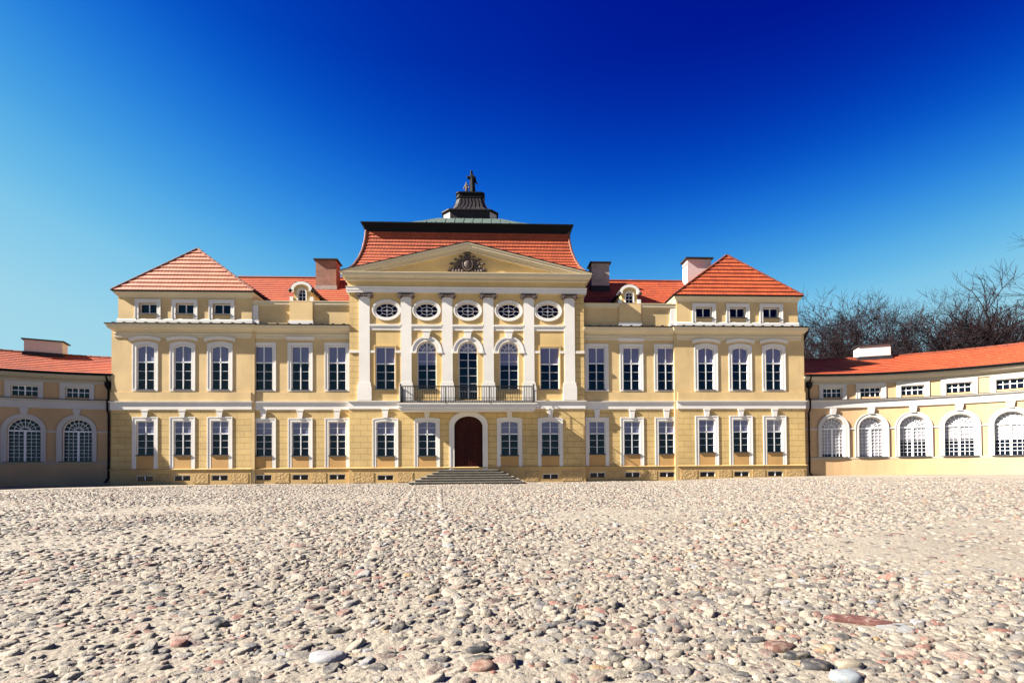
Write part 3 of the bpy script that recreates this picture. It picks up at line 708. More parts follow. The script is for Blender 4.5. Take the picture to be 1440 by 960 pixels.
# door and steps
door=MB(TR); ol=outline(0,1.70,.79,3.98,.62,16)
dd=MB(TR); dd.ring(outline(0,2.26,.80,4.26,.80,16),[(p[0]*.995,p[1]-(.003 if p[1]>2 else -.01)) for p in ol],-.02,.04); dd.ring(outline(0,2.30,.80,4.28,.82,16),outline(0,2.10,.80,4.18,.74,16),.035,.065)
droot=dd.build('door','trim',palace,origin=TR(0,.79,0)); droot['label']='tall arched double door of dark red wood'
for s in (-1,1):
    mb=MB(TR)
    lim=[(p[0],p[1]) for p in inset(ol,0,.01) if p[0]*s>-.001]
    leaf=[(s*.008,.80)]+sorted([p for p in lim if abs(p[0])>.02],key=lambda p:(p[1] if abs(p[0])>.80 else 9-abs(p[0])))+[(s*.008,3.96)]
    mb.prism(leaf,-.20,-.14)
    for z0,z1 in ((.95,1.45),(1.6,2.35),(2.5,3.25)):
        mb.ring([(s*.12,z0),(s*.74,z0),(s*.74,z1),(s*.12,z1)],[(s*.19,z0+.07),(s*.67,z0+.07),(s*.67,z1-.07),(s*.19,z1-.07)],-.15,-.10,True); mb.box(*sorted((s*.26,s*.6)),z0+.14,z1-.14,-.15,-.115)
    mb.box(*sorted((s*.004,s*.05)),.8,3.9,-.15,-.10)
    lf=mb.build('door_leaf','wood',droot,origin=TR(0,.79,0))
mb=MB(TR); mb.ball(TR(.11,1.9,-.08),.03); mb.tube(TR(.11,1.9,-.13),TR(.11,1.9,-.06),.015,.015); mb.build('handle','bronze',droot,origin=TR(0,.79,0))
mb=MB()
for k in range(6):
    z1=.79-.132*k; hw=1.78+.29*k; yf=-1.75-.30*k
    mb.boxw(-hw+.085,hw-.085,yf+.085,YR-.09,z1-.17 if k<5 else -.3,z1-.038); mb.boxw(-hw,hw,yf,YR-.085-.002*k,z1-.038,z1)
mb.build('steps','step',palace,origin=(0,-2,0))
# balcony
KB=lambda z: z*1.038-.037
mb=MB(); X=4.04; YB=YR-1.02
bp=[(-X,YR),(-X,YB),(X,YB),(X,YR)]
mb.sweep(bp,[(w,KB(z)) for w,z in [(-.9,4.12),(-.10,4.12),(-.06,4.16),(-.06,4.24),(.0,4.30),(.0,4.48),(.05,4.50),(.05,4.56),(-.9,4.57)]],cap=False)
mb.boxw(-X+.3,X-.3,YB+.3,YR-.02,KB(4.125),KB(4.555))
bal=mb.build('balcony','trim',palace,origin=(0,YR,4.2))
mb=MB(); mb.boxw(-X-.04,X+.04,YB-.04,YR-.12,KB(4.572),KB(4.60)); mb.build('deck_edge','lead',bal,origin=(0,YR,4.2))
yr=YB+.07; xr=3.90; ye=YR-.12; mb=MB()
for z,t in ((5.50,.032),(4.70,.022),(4.86,.016)):
    z=KB(z)
    for a,b in (((-xr,ye,z),(-xr,yr,z)),((-xr,yr,z),(xr,yr,z)),((xr,yr,z),(xr,ye,z))): mb.tube(a,b,t,t,6)
n=56
for i in range(n+1):
    x=-xr+2*xr*i/n; mb.tube((x,yr,KB(4.60)),(x,yr,KB(5.5)),.017,.017,5)
    if i%2==0 and i<n: mb.tube((x+xr/n,yr,KB(4.70)),(x+xr/n,yr,KB(4.86)),.011,.011,5)
for q in (-1,1):
    for k in range(7):
        y=yr+(ye-yr)*k/6; mb.tube((q*xr,y,KB(4.6)),(q*xr,y,KB(5.5)),.013,.013,5)
for x in (-xr,-xr/3,xr/3,xr): mb.tube((x,yr,KB(4.55)),(x,yr,KB(5.56) if abs(x)>3 else KB(5.5)),.034 if abs(x)>3 else .02,.034 if abs(x)>3 else .02,8)
for x in (-xr,xr): mb.ball((x,yr,KB(5.6)),.055)
for x in (-1.3,1.3): mb.tube((x,yr-.16,KB(4.58)),(x,yr+.06,KB(4.60)),.03,.03,6)
mb.build('railing','rail',bal,origin=(0,YR,4.2))
# palace downpipes
for s in (1,):
    mb=MB(); x=s*(XP+.06); y=YP+.45
    mb.path_tube([(s*(XP+.14),y-.78,9.44),(s*(XP+.17),y-.45,9.15),(x+s*.04,y,8.5),(x+s*.04,y,.0)],.06,8)
    for z in (1.2,3.6,6,8): mb.tube((x+s*.04,y,z),(x+s*.04,y,z+.06),.075,.075,8)
    mb.build('downpipe','metal',palace,origin=(x,y,0))

# ------------------------------------------------------------------ statue (rests on the roof plinth)
st=thing('statue','small dark statue of a robed figure and a child on top of the central roof','statue',(0,cy,20.66))
def skin_fig(name,verts,edges,rad,parent,mat='metal',sub=1):
    me=bpy.data.meshes.new(name); me.from_pydata(verts,edges,[]); o=bpy.data.objects.new(name,me); col.objects.link(o); o.parent=parent
    bm=bmesh.new(); bm.from_mesh(me); l=bm.verts.layers.skin.verify()
    for v,r in zip(bm.verts,rad): v[l].radius=(r,r) if not hasattr(r,'__len__') else r; v[l].use_root=(v.index==0)
    bm.to_mesh(me); bm.free()
    o.modifiers.new('skin','SKIN'); s=o.modifiers.new('sub','SUBSURF'); s.levels=sub; s.render_levels=sub
    me.materials.append(M[mat]); return o
V=[(.12,0,1.05),(.13,0,.60),(.14,0,.04),(.11,0,1.40),(.10,0,1.66),(.08,-.01,1.80),(.06,-.03,1.96),(.06,-.04,2.10),
   (.28,-.02,1.58),(.36,-.06,1.24),(.52,-.16,1.00),(-.06,-.02,1.56),(-.18,-.10,1.44),(-.20,-.14,1.66)]
E_=[(0,1),(1,2),(0,3),(3,4),(4,5),(5,6),(6,7),(4,8),(8,9),(9,10),(4,11),(11,12),(12,13)]
rd=[(.25,.22),(.30,.26),(.36,.30),(.24,.20),(.24,.18),.07,.12,.10,.12,.085,.05,.11,.09,.10]
skin_fig('figure',V,E_,rd,st)
V=[(-.30,-.05,.62),(-.24,-.05,.34),(-.23,-.06,.03),(-.38,-.05,.34),(-.40,-.06,.03),(-.30,-.05,.95),(-.30,-.06,1.08),(-.29,-.07,1.22),(-.44,-.06,.88),(-.50,-.12,.62),(-.18,-.08,.90),(-.12,-.14,.70)]
E_=[(0,1),(1,2),(0,3),(3,4),(0,5),(5,6),(6,7),(5,8),(8,9),(5,10),(10,11)]
rd=[.12,.075,.05,.075,.05,.12,.05,.10,.05,.04,.05,.04]
skin_fig('child_figure',V,E_,rd,st,'bronze')
mb=MB(); mb.tube((0,cy,20.665),(0,cy,20.70),.62,.60,16); mb.build('footing','lead',st,origin=(0,cy,20.66))

# ------------------------------------------------------------------ GALLERY WINGS
WING={1:(21.45,-13.78,14.0),-1:(18.9,-14.45,15.0)}   # centre and radius of each quarter circle
def arcT(s):
    xc,yc,Rr=WING[s]; a0=math.asin((XP-xc)/Rr)
    def T(u,v,w):
        a=a0+u/Rr; r=Rr-w; return (s*(xc+r*math.sin(a)),yc+r*math.cos(a),v+(.075 if v>4.3 else 0))
    return T
def gallery(s,label,us,ow,L,uch,shade):
    T=arcT(s); g=thing('gallery_wing',label,'building',(s*XP,-.3,0))
    au=[outline(u,ow,1.42,3.92,ow/2,16) for u in us]; tu=[outline(u,1.18,5.12,5.70) for u in us]
    mb=MB(T); wall_panel(mb,-.05,L,-.4,4.5,au,.21,.5); mb.build('ground_floor_wall','wing_wall',g)
    mb=MB(T); wall_panel(mb,-.05,L,4.5,6.2,tu,.17,.5); mb.build('upper_wall','wing_wall',g)
    n=int(L/.5); pth=[T(L*k/n,0,0)[:2] for k in range(n+1)]
    if s<0: pth=pth[::-1]
    def sw(name,prof,mat,parent=g):
        mb=MB(); mb.sweep(pth,[(w,z+(.075 if z>4.3 else 0)) for w,z in prof]); return mb.build(name,mat,parent)
    sw('rear_body',[(-.4,-.4),(-.4,6.3),(-5.4,6.3),(-5.4,-.4)],'wing_wall')
    sw('string_course',[(-.1,4.42),(.07,4.42),(.09,4.45),(.09,4.84),(.14,4.87),(.20,4.90),(.20,4.945),(-.1,4.96)],'wing_trim')
    sw('string_flashing',[(-.02,4.962),(.21,4.947),(.23,4.955),(.21,4.975),(-.02,4.99)],'lead')
    sw('eave_cornice',[(-.1,5.92),(.05,5.92),(.06,6.02),(.06,6.10),(.18,6.14),(.30,6.22),(.38,6.32),(.38,6.40),(-.1,6.41)],'wing_cream')
    sw('gutter',[(-.1,6.415),(.40,6.41),(.50,6.42),(.54,6.46),(.54,6.51),(.48,6.53),(-.1,6.50)],'metal')
    sw('sill_band',[(-.1,1.27),(.045,1.27),(.06,1.30),(.06,1.385),(-.1,1.40)],'wing_cream')
    sw('base_band',[(-.1,-.4),(.05,-.4),(.05,1.268),(-.1,1.272)],'wing_wall')
    # impost moulding between the arches
    sp=3.92-ow/2; ed=[0]+[q for u in us for q in (u-ow/2-.20,u+ow/2+.20)]
    for a,b in zip(ed[0::2],ed[1::2]):
        mb=MB(); k=max(2,int((b-a)/.3)); q=[T(a+(b-a)*i/k,0,0)[:2] for i in range(k+1)]
        mb.sweep(q if s>0 else q[::-1],[(-.02,sp-.06),(.045,sp-.06),(.045,sp+.02),(-.02,sp+.02)]); mb.build('impost_band','wing_trim',g,origin=(*q[0],sp))
    for i,u in enumerate(us):
        w2=ow; v0,v1=1.42,3.92
        ol=au[i]; org=T(u,v0,0)
        mb=MB(T); mb.ring(outline(u,w2+.44,1.40,v1+.22,w2/2+.22,18),[(p[0],max(p[1],1.40)) for p in outline(u,w2-.006,v0,v1-.003,w2/2,18)],-.02,.06)
        mb.ring(outline(u,w2+.48,1.40,v1+.24,w2/2+.24,18),outline(u,w2+.36,1.40,v1+.18,w2/2+.18,18),.05,.085)
        r=mb.build('arched_window','wing_trim',g,origin=org)
        mb=MB(T); rv=.20
        mb.ring(ol,inset(ol,u,.05),-rv-.02,-rv+.07); mb.box(u-.05,u+.05,v0,sp,-rv,-rv+.085); mb.box(u-w2/2+.02,u+w2/2-.02,sp-.04,sp+.045,-rv,-rv+.08)
        mb.build('frame','frame',r,origin=org)
        mb=MB(T)
        for q in (-1,1):
            a=u+q*.05; b=u+q*(w2/2-.05)
            for k in (1,2): x=a+(b-a)*k/3; mb.box(x-.010,x+.010,v0+.04,sp-.03,-rv,-rv+.045)
        for k in range(1,8): z=v0+.05+(sp-v0-.08)*k/8; mb.box(u-w2/2+.04,u+w2/2-.04,z-.010,z+.010,-rv,-rv+.043)
        mb.build('glazing_bars','frame',r,origin=org)
        fan(r,T,u,sp+.04,w2/2-.04,rv,8,(.32,.66),.022)
        mb=MB(T); mb.prism(ol,-rv-.012,-rv+.002); mb.build('pane','glass',r,origin=org)
        if not shade:
            lo={0:1.6,1:1.47}.get(i,2.42-.12*(i==4)); bo=[(p[0],max(p[1],lo)) for p in inset(ol,u,.03)]
            mb=MB(T); mb.prism(bo,-rv+.004,-rv+.010); mb.build('curtain','curtain',r,origin=org)  # in the first window this pale sheet stands for patterned reflections
        mb=MB(T); mb.box(u-w2/2-.12,u+w2/2+.12,1.388,1.425,-rv+.05,.14); mb.build('sill','sill',r,origin=org)
        mb=MB(T); mb.prism([(u-.13,4.10),(u+.13,4.10),(u+.20,4.42),(u-.20,4.42)],-.01,.13); mb.build('keystone','wing_trim',r,origin=org)
        window(g,T,u,1.18,5.12,5.70,0,.15,.24,foot=4.985,transom=1,bars=(1,1),sill=False,name='attic_window',st=.045,fr=.04,surmat='wing_trim')
        rr=g.children[-1]; mb=MB(T)
        for q in (-1,1): mb.box(u+q*.29-.012,u+q*.29+.012,5.14,5.68,-.15,-.095)
        mb.box(u-.56,u+.56,5.40,5.42,-.15,-.098)
        mb.build('glazing_bars','frame',rr,origin=T(u,5.12,0))
    # roof
    mb=MB(); k=int(L/.75); E=.46; Rg=-2.85; B=-6.1
    lens=0
    for i in range(k):
        u0,u1=L*i/k,L*(i+1)/k
        q=lambda u,z,w: T(u,z,w)
        a,b,c,d=q(u0,6.50,E),q(u1,6.50,E),q(u1,8.05,Rg),q(u0,8.05,Rg)
        mb.tiles(a,b,c,d,10,.05,u0 if s>0 else u0)
        a2,b2=q(u0,6.35,B),q(u1,6.35,B); mb.tiles(a2,b2,c,d,9,.05,u0)
    rf=mb.build('gallery_roof','tile',g)
    mb=MB(); k=int(L/.4)
    for i in range(k): mb.tube(T(L*i/k,8.08,Rg),T(L*(i+.96)/k,8.08,Rg),.10,.085,7)
    mb.build('ridge_tiles','tile',rf)
    mb=MB(); 
    mb.loft([[T(L-.001,z,w) for w,z in ((0,-.4),(0,6.4),(Rg,8.0),(-5.4,6.4),(-5.4,-.4))],[T(L+.05,z,w) for w,z in ((0,-.4),(0,6.4),(Rg,8.0),(-5.4,6.4),(-5.4,-.4))]]); mb.build('end_wall','wing_wall',g)
    mb=MB(T); mb.box(uch-.78,uch+.78,7.4,8.80,Rg-.45,Rg+.45); c=mb.build('chimney','whitewash',rf,origin=T(uch,7.4,Rg))
    c['label']='low pale chimney on the gallery ridge'
    mb=MB(T); mb.box(uch-.88,uch+.88,8.80,8.87,Rg-.55,Rg+.55); mb.box(uch-.84,uch+.84,7.4,7.98+.1,Rg-.5,Rg+.52); mb.build('chimney_cap','lead',rf,origin=T(uch,8.8,Rg))
    # rainwater hopper and downpipe in the corner
    mb=MB(); u=.42; f_=lambda z,w,du=0: T(u+du,z,w)
    mb.path_tube([f_(6.44,.42),f_(6.2,.30),f_(5.95,.22)],.05,8); 
    mb.loft([[T(u+dx*k,z,.16+dy*k) for dx,dy in ((-.13,-.10),(.13,-.10),(.13,.12),(-.13,.12))] for z,k in ((5.62,.35),(5.80,1),(6.02,1.15),(6.06,1.3))])
    mb.path_tube([f_(5.65,.14),f_(5.1,.13),f_(4.95,.26),f_(4.4,.26),f_(4.2,.10),f_(.45,.10),f_(.15,.22,.12)],.052,8)
    for z in (1.0,2.4,3.8,5.3): mb.tube(f_(z,.11),f_(z+.05,.11),.07,.07,8)
    mb.build('downpipe','metal',g,origin=T(u,0,0))
    return g
gallery(1,'sunlit curved gallery wing with white arched windows joined to the right end of palace','R' and [1.98+2.22*k for k in range(7)],1.42,19.5,5.25,False)
gallery(-1,'shaded curved gallery wing with dark arched windows joined to left end of palace','L' and [2.03+2.43*k for k in range(6)],1.48,20.0,4.3,True)

# ------------------------------------------------------------------ GROUND
def sstep(x,a,b): t=np.clip((x-a)/(b-a),0,1); return t*t*(3-2*t)
def gz(x,y):
    return .22*sstep(x,9,21.5)*sstep(y,-16,-6)+.12*sstep(x,21,31)*sstep(y,-18,-8)+.012*np.sin(x*.9+.4*y)*np.cos(y*.7)*sstep(np.hypot(x-1.2,y+31),3,8)
xs=np.concatenate([[-900,-300,-120],np.arange(-60,60.1,.5),[120,300,900]]); ys=np.concatenate([[-400,-120,-60],np.arange(-40,16.1,.5),[40,120,400,1200]])
X,Y=np.meshgrid(xs,ys); Z=gz(X,Y)
nx,ny=len(xs),len(ys)
me=bpy.data.meshes.new('ground'); me.from_pydata(np.stack([X,Y,Z],-1).reshape(-1,3).tolist(),[],[(j*nx+i,j*nx+i+1,(j+1)*nx+i+1,(j+1)*nx+i) for j in range(ny-1) for i in range(nx-1)])
me.materials.append(M['sand']); me.polygons.foreach_set('use_smooth',[True]*len(me.polygons))
gd=bpy.data.objects.new('ground',me); col.objects.link(gd); gd['kind']='structure'
def vnoise(x,y,cell,seed):
    t=np.random.default_rng(seed).uniform(-1,1,(256,256)); u=x/cell; v=y/cell; i=np.floor(u).astype(int); j=np.floor(v).astype(int); a=u-i; b=v-j; a=a*a*(3-2*a); b=b*b*(3-2*b)
    g=lambda p,q: t[p%256,q%256]
    return (g(i,j)*(1-a)+g(i+1,j)*a)*(1-b)+(g(i,j+1)*(1-a)+g(i+1,j+1)*a)*b
dd=1.25*np.exp(np.arange(0,math.log(20/1.25),.0085)); aa=np.arange(-1.45,1.451,.0085)
Dm,Am=np.meshgrid(dd,aa,indexing='ij'); px_=1.233+Dm*Am; py_=-31.36+Dm
hz=gz(px_,py_)+.0065+.0055*vnoise(px_,py_,.9,1)+.0048*vnoise(px_,py_,.16,2)+.0045*vnoise(px_,py_,.06,3)+.002*vnoise(px_,py_,.025,4)
fade=sstep(Dm,20,15); hz=hz*fade+(gz(px_,py_)-.01)*(1-fade)
nr,nc=Dm.shape; ii=np.arange(nr*nc).reshape(nr,nc)
fq=np.stack([ii[:-1,:-1],ii[:-1,1:],ii[1:,1:],ii[1:,:-1]],-1).reshape(-1,4)
ms=bpy.data.meshes.new('packed_sand'); ms.from_pydata(np.stack([px_,py_,hz],-1).reshape(-1,3).tolist(),[],fq.tolist()); ms.polygons.foreach_set('use_smooth',[True]*len(ms.polygons)); ms.materials.append(M['sand'])
so=bpy.data.objects.new('packed_sand',ms); col.objects.link(so); so['kind']='structure'
SP=[('dark red slab',(3.49,-28.33),.35,.15,(.20,.065,.05),'large dark red flat stone slab in the right foreground'),
 ('pale block',(.41,-28.74),.18,.13,(.50,.50,.52),'white speckled fieldstone in the foreground left of the middle'),
 ('bluish',(2.82,-29.12),.14,.10,(.40,.45,.50),'pale bluish rounded fieldstone at the bottom edge of the foreground'),
 ('speckled',(2.77,-28.99),.14,.10,(.06,.055,.06),'black and grey speckled fieldstone behind the pale bluish stone'),
 ('black',(2.76,-28.87),.14,.06,(.015,.017,.022),'long narrow black fieldstone in the right foreground'),
 ('yellowish',(2.93,-28.99),.13,.08,(.44,.37,.27),'flat cream fieldstone right of the black and grey speckled stone'),
 ('brown',(2.74,-28.74),.16,.11,(.20,.085,.06),'rough brown red fieldstone behind the long black stone'),
 ('navy',(1.82,-28.30),.13,.06,(.03,.04,.07),'dark navy flat fieldstone in the middle foreground'),
 ('pink',(1.20,-28.91),.12,.10,(.36,.17,.12),'round pinkish orange fieldstone at the bottom middle'),
 ('slate',(1.17,-28.70),.12,.05,(.02,.024,.032),'small black slate stone just behind the round pinkish stone'),
 ('rust',(-.445,-28.5),.09,.07,(.34,.13,.09),'small red fieldstone in the left foreground'),
 ('black oval',(-.405,-28.15),.08,.075,(.016,.02,.024),'small round black pebble in the left foreground'),
 ('flat dark',(.322,-28.33),.11,.06,(.02,.02,.022),'small oblong black stone behind the white speckled stone')]
# cobbles: every stone a domed, irregular shape set in the sand
CX,CY=1.233,-31.36
PAL=.60*np.array([(.33,.285,.225),(.36,.315,.255),(.29,.25,.20),(.24,.225,.205),(.17,.15,.135),(.04,.038,.042),(.22,.085,.065),(.32,.21,.17),(.31,.20,.10),(.29,.295,.31),(.10,.10,.115),(.14,.085,.075)])
PW=np.array([.23,.16,.14,.09,.075,.085,.05,.055,.02,.02,.055,.08]); PW/=PW.sum()
def stones(x,y,rx,ry,h,rot,seg,rings,tint):
    n=len(x); ang=np.linspace(0,2*PI,seg,endpoint=False)
    jit=1+rng.uniform(-.34,.30,(n,seg)); jit=(jit*1.4+np.roll(jit,1,1))/2.4
    tx=rng.normal(0,.12,n); ty=rng.normal(0,.12,n)
    V=np.zeros((n,len(rings)*seg,3))
    for k,(fr,fz) in enumerate(rings):
        px=rx[:,None]*jit*fr*np.cos(ang); py=ry[:,None]*jit*fr*np.sin(ang)
        zz=(h[:,None]*fz)*(1+rng.uniform(-.16,.16,(n,seg)))
        if fz>.3: zz=zz+px*tx[:,None]*1.2+py*ty[:,None]*1.2
        c,s=np.cos(rot)[:,None],np.sin(rot)[:,None]
        V[:,k*seg:(k+1)*seg,0]=x[:,None]+px*c-py*s; V[:,k*seg:(k+1)*seg,1]=y[:,None]+px*s+py*c; V[:,k*seg:(k+1)*seg,2]=zz
    V[:,:,2]+=gz(x,y)[:,None]
    f=[]; i=np.arange(seg); j=(i+1)%seg
    for k in range(len(rings)-1): f.append(np.stack([k*seg+i,k*seg+j,(k+1)*seg+j,(k+1)*seg+i],1))
    quad=np.concatenate(f); top=(len(rings)-1)*seg+i
    nv=len(rings)*seg
    Q=(quad[None]+(np.arange(n)*nv)[:,None,None]).reshape(-1,4); Tp=(top[None]+(np.arange(n)*nv)[:,None])
    return V.reshape(-1,3),Q,Tp,np.repeat(tint,nv,0)
def field(d0,d1,cell,seg,rings,sc,hs,side=1.25,keep=.93):
    g=np.arange(-45,45,cell); h=np.arange(CY+d0*.55,CY+d1,cell)
    x,y=np.meshgrid(g,h); x=x.ravel()+rng.uniform(-.42,.42,x.size)*cell; y=y.ravel()+rng.uniform(-.42,.42,y.size)*cell
    d=y-CY; r=np.hypot(x-CX,d)
    k=(d>.5)&(r>=d0)&(r<d1)&(np.abs(x-CX)<side*d+1.5)&(rng.uniform(size=x.size)<keep)&(y<-.9)
    k&=~((np.abs(x)<3.5)&(y>-3.6)); 
    
    for sg,(xc,yc,Rr) in WING.items(): k&=~((sg*x>xc)&(y>yc)&(np.hypot(sg*x-xc,y-yc)>Rr-.3))
    k&=~((np.abs(x)>32)&(y>-14))
    # sandy patches with fewer stones
    pat=np.sin(x*.55+1.3*np.sin(y*.41))*np.cos(y*.63+.8*np.sin(x*.37)); k&=(rng.uniform(size=x.size)>.34*sstep(pat,.25,.8))
    for _,(sx_,sy_),w_,d_,_c,_l in SP: k&=~((((x-sx_)/(w_*.5+.012))**2+((y-sy_)/(d_*(.9 if w_>.3 else .5)+.012))**2)<1)
    k_=k; x,y=x[k],y[k]; n=x.size
    s=cell*sc*np.exp(rng.normal(0,.38,n)); el=rng.uniform(1.0,1.75,n)
    rx=s*np.sqrt(el); ry=s/np.sqrt(el); hh=hs*np.clip(s/(cell*sc),.6,1.4)*np.exp(rng.normal(-.05,.32,n))*(1-.45*sstep(pat[k_],.3,.9))
    rot=rng.normal(.25,.7,n)
    idx=rng.choice(len(PAL),n,p=PW); t=PAL[idx]*rng.uniform(.78,1.2,(n,1))
    return stones(x,y,rx,ry,hh,rot,seg,rings,np.concatenate([t,np.ones((n,1))],1))
RF=[(1.04,-.6),(1.0,.25),(.90,.80),(.62,1.0)]; RM=[(1.03,-.5),(.92,.68),(.58,1.0)]; RL=[(1.03,-.4),(.72,.95)]
batches=[field(1.5,7,.053,10,RF,.50,.0122,keep=.90),field(1.5,6,.036,6,RM,.30,.0105,keep=.5),field(7,14,.070,7,RM,.48,.0135,keep=.88),field(14,33,.092,6,RL,.45,.0145,keep=.86)]
# two rows of larger flat stones that edge the old path to the steps
ex=[];ey_=[]
for (xa,ya,xb,yb) in ((.25,-27.9,-2.35,-6.5),(1.05,-28,-1.2,-6.5)):
    t=np.arange(0,1,.0085); ex.append(xa+(xb-xa)*t+rng.normal(0,.03,t.size)); ey_.append(ya+(yb-ya)*t+rng.normal(0,.03,t.size))
ex=np.concatenate(ex); ey_=np.concatenate(ey_); n=ex.size
pi_=rng.choice([0,1,3,9,6,7],n,p=[.28,.27,.15,.16,.07,.07])
batches.append(stones(ex,ey_,rng.uniform(.07,.11,n),rng.uniform(.05,.08,n),rng.uniform(.02,.034,n),rng.normal(1.7,.5,n),9,RF,np.concatenate([PAL[pi_]*1.08,np.ones((n,1))],1)))
def stone_mesh(name,bt):
    V=np.concatenate([b[0] for b in bt]); C=np.concatenate([b[3] for b in bt]); LV=[];LS=[];LT=[]; o=0; ls=0
    for v,q,t,c in bt:
        LV.append((q+o).ravel()); LT.append(np.full(len(q),4)); LV.append((t+o).ravel()); LT.append(np.full(len(t),t.shape[1])); o+=len(v)
    LV=np.concatenate(LV); LT=np.concatenate(LT); LS=np.concatenate([[0],np.cumsum(LT)[:-1]])
    me=bpy.data.meshes.new(name); me.vertices.add(len(V)); me.vertices.foreach_set('co',V.astype(np.float32).ravel())
    me.loops.add(len(LV)); me.loops.foreach_set('vertex_index',LV.astype(np.int32)); me.polygons.add(len(LT)); me.polygons.foreach_set('loop_start',LS.astype(np.int32)); me.polygons.foreach_set('loop_total',LT.astype(np.int32))
    at=me.attributes.new('tint','FLOAT_COLOR','POINT'); at.data.foreach_set('color',C.astype(np.float32).ravel())
    me.polygons.foreach_set('use_smooth',np.ones(len(LT),bool)); me.update(calc_edges=True); me.validate()
    me.materials.append(M['cobble']); ob=bpy.data.objects.new(name,me); col.objects.link(ob); return ob
cb=stone_mesh('cobblestones',batches); cb['kind']='stuff'
# single stones that stand out in the foreground
for nm,(x,y),w,d,c,lab in SP:
    n=14; ang=[2*PI*k/n for k in range(n)]; z=float(gz(np.array(x),np.array(y))); slab=nm=='dark red slab'
    rr=[1+random.uniform(-.13,.13) for _ in ang]
    if slab: base=[(-.5,.34),(-.30,.42),(-.02,.36),(.2,.12),(.50,-.34),(.36,-.46),(.10,-.34),(-.2,-.05),(-.42,.12)]; base=[(a*w,b*d*1.7) for a,b in base]
    else: base=[(w/2*r*math.cos(a),d/2*r*math.sin(a)) for a,r in zip(ang,rr)]
    H=.030 if slab else .034
    mb=MB()
    mb.loft([[(x+a*k,y+b*k,z+hh+random.uniform(-.003,.003)) for a,b in base] for k,hh in ((1.0,-.02),(1.02,H*.45),(.95,H*.85),(.72,H*1.05),(.3,H*1.12))])
    o=mb.build('stone_slab' if slab else 'fieldstone',slabm('stone_'+nm.replace(' ','_'),scl(c,.40)),None,smooth=not slab,origin=(x,y,z)); tag(o,lab,'slab' if slab else 'stone',None if slab else 'larger stones among the cobbles')

# ------------------------------------------------------------------ TREES behind the right gallery
def tree(x,y,h,spread,seed,label,trunk_r=.35,twig=1.0,ivy=0,lean=(0,0),levels=6,fork=.32,group='bare trees behind the right gallery'):
    rd=random.Random(seed); root=thing('bare_tree',label,'tree',(x,y,0),group)
    tk=MB(); br=MB(); tips=[]
    def grow(p,d,L,r,lev):
        n=3 if lev<2 else 2
        for i in range(n):
            q=p+d*(L/n); r2=r*(.86 if lev<3 else .8)
            (tk if lev==0 else br).tube(p,q,r,r2,8 if lev==0 else (6 if lev<3 else (4 if lev<4 else 3)),caps=False)
            p=q; r=r2
            d=(d+Vector((rd.gauss(0,.16),rd.gauss(0,.16),rd.gauss(.02,.10)))*(1 if lev else .4)).normalized()
            if lev>=1 and lev<levels and (i<n-1 or (lev>=2 and rd.random()<.72)): side(p,d,L,r,lev)
        if lev<levels:
            k=rd.choice((2,3,3)) if lev<3 else rd.choice((2,3))
            for j in range(k): side(p,d,L,r,lev,True)
    def side(p,d,L,r,lev,end=False):
        a=rd.uniform(0,2*PI); o=d.orthogonal().normalized(); o=(Matrix.Rotation(a,3,d)@o)
        an=rd.uniform(.35,.85)*spread if lev<3 else rd.uniform(.4,1.0)
        nd=(d*math.cos(an)+o*math.sin(an)); nd.z+=.12; nd.normalize()
        if nd.z<-.15: nd.z=-.05; nd.normalize()
        grow(p,nd,L*rd.uniform(.60,.86)*(1 if end else .85),max(r*rd.uniform(.58,.80),.011*twig),lev+1)
    grow(Vector((x,y,-.2)),Vector((lean[0],lean[1],1)).normalized(),h*fork,trunk_r,0)
    zt=float(np.percentile([v[2] for v in br.v],95)); k=h*.97/zt
    for m in (tk,br): m.v=[(x+(a-x)*k,y+(b-y)*k,c*k) for a,b,c in m.v]
    tk.build('trunk','bark',root,True,origin=(x,y,0),recalc=False)
    br.build('crown','twig',root,False,origin=(x,y,0),recalc=False)
    if ivy:
        iv=MB(); src=[v for v in tk.v]+[v for v in br.v[:500] if v[2]<h*.6]
        for _ in range(ivy):
            c=Vector(rd.choice(src)); c+=Vector((rd.gauss(0,.30),rd.gauss(0,.30),rd.gauss(0,.5))); s=rd.uniform(.08,.17)
            u=Vector((rd.gauss(0,1),rd.gauss(0,1),rd.gauss(0,1))).normalized(); w=u.orthogonal().normalized()
            iv.quad([tuple(c+u*s),tuple(c+w*s),tuple(c-u*s),tuple(c-w*s)])
        iv.build('ivy','ivy',root,origin=(x,y,0),recalc=False)
    return root
TR_=[(55.5,22,17.6,.95,1,'largest spreading bare tree with ivy on its trunk above the right gallery roof',.80,1600,(.0,0),.26,6),
 (60.0,21,17.8,1.0,2,'broad bare tree with forked ivy covered limbs near the right edge',.78,1400,(-.05,0),.26,6),
 (62.5,15,21.5,.95,3,'tall bare tree at the right edge whose upper branches reach into the sky',.55,0,(-.02,0),.30,6),
 (50.0,26,19.0,.75,4,'slender pale bare tree left of the largest spreading tree',.22,0,(0,0),.34,6),
 (52.5,34,18.0,.95,5,'dense brown bare tree between the slender tree and the largest spreading tree',.34,0,(0,0),.24,6),
 (44.0,27,19.0,1.0,6,'rounded dense bare tree behind the pale gallery chimney',.36,0,(0,0),.20,6),
 (48.5,32,18.0,.95,7,'low dense bare tree right of the rounded dense tree',.34,0,(0,0),.22,6),
 (40.0,27,17.6,.85,8,'upright bare tree left of the pale gallery chimney',.30,0,(0,0),.24,6),
 (36.0,25,14.5,.9,9,'small bare tree just right of the palace corner',.26,0,(0,0),.22,6),
 (47.5,21,16.0,1.0,10,'low reddish bare tree in front of the denser trees above the gallery ridge',.28,0,(0,0),.20,6)]
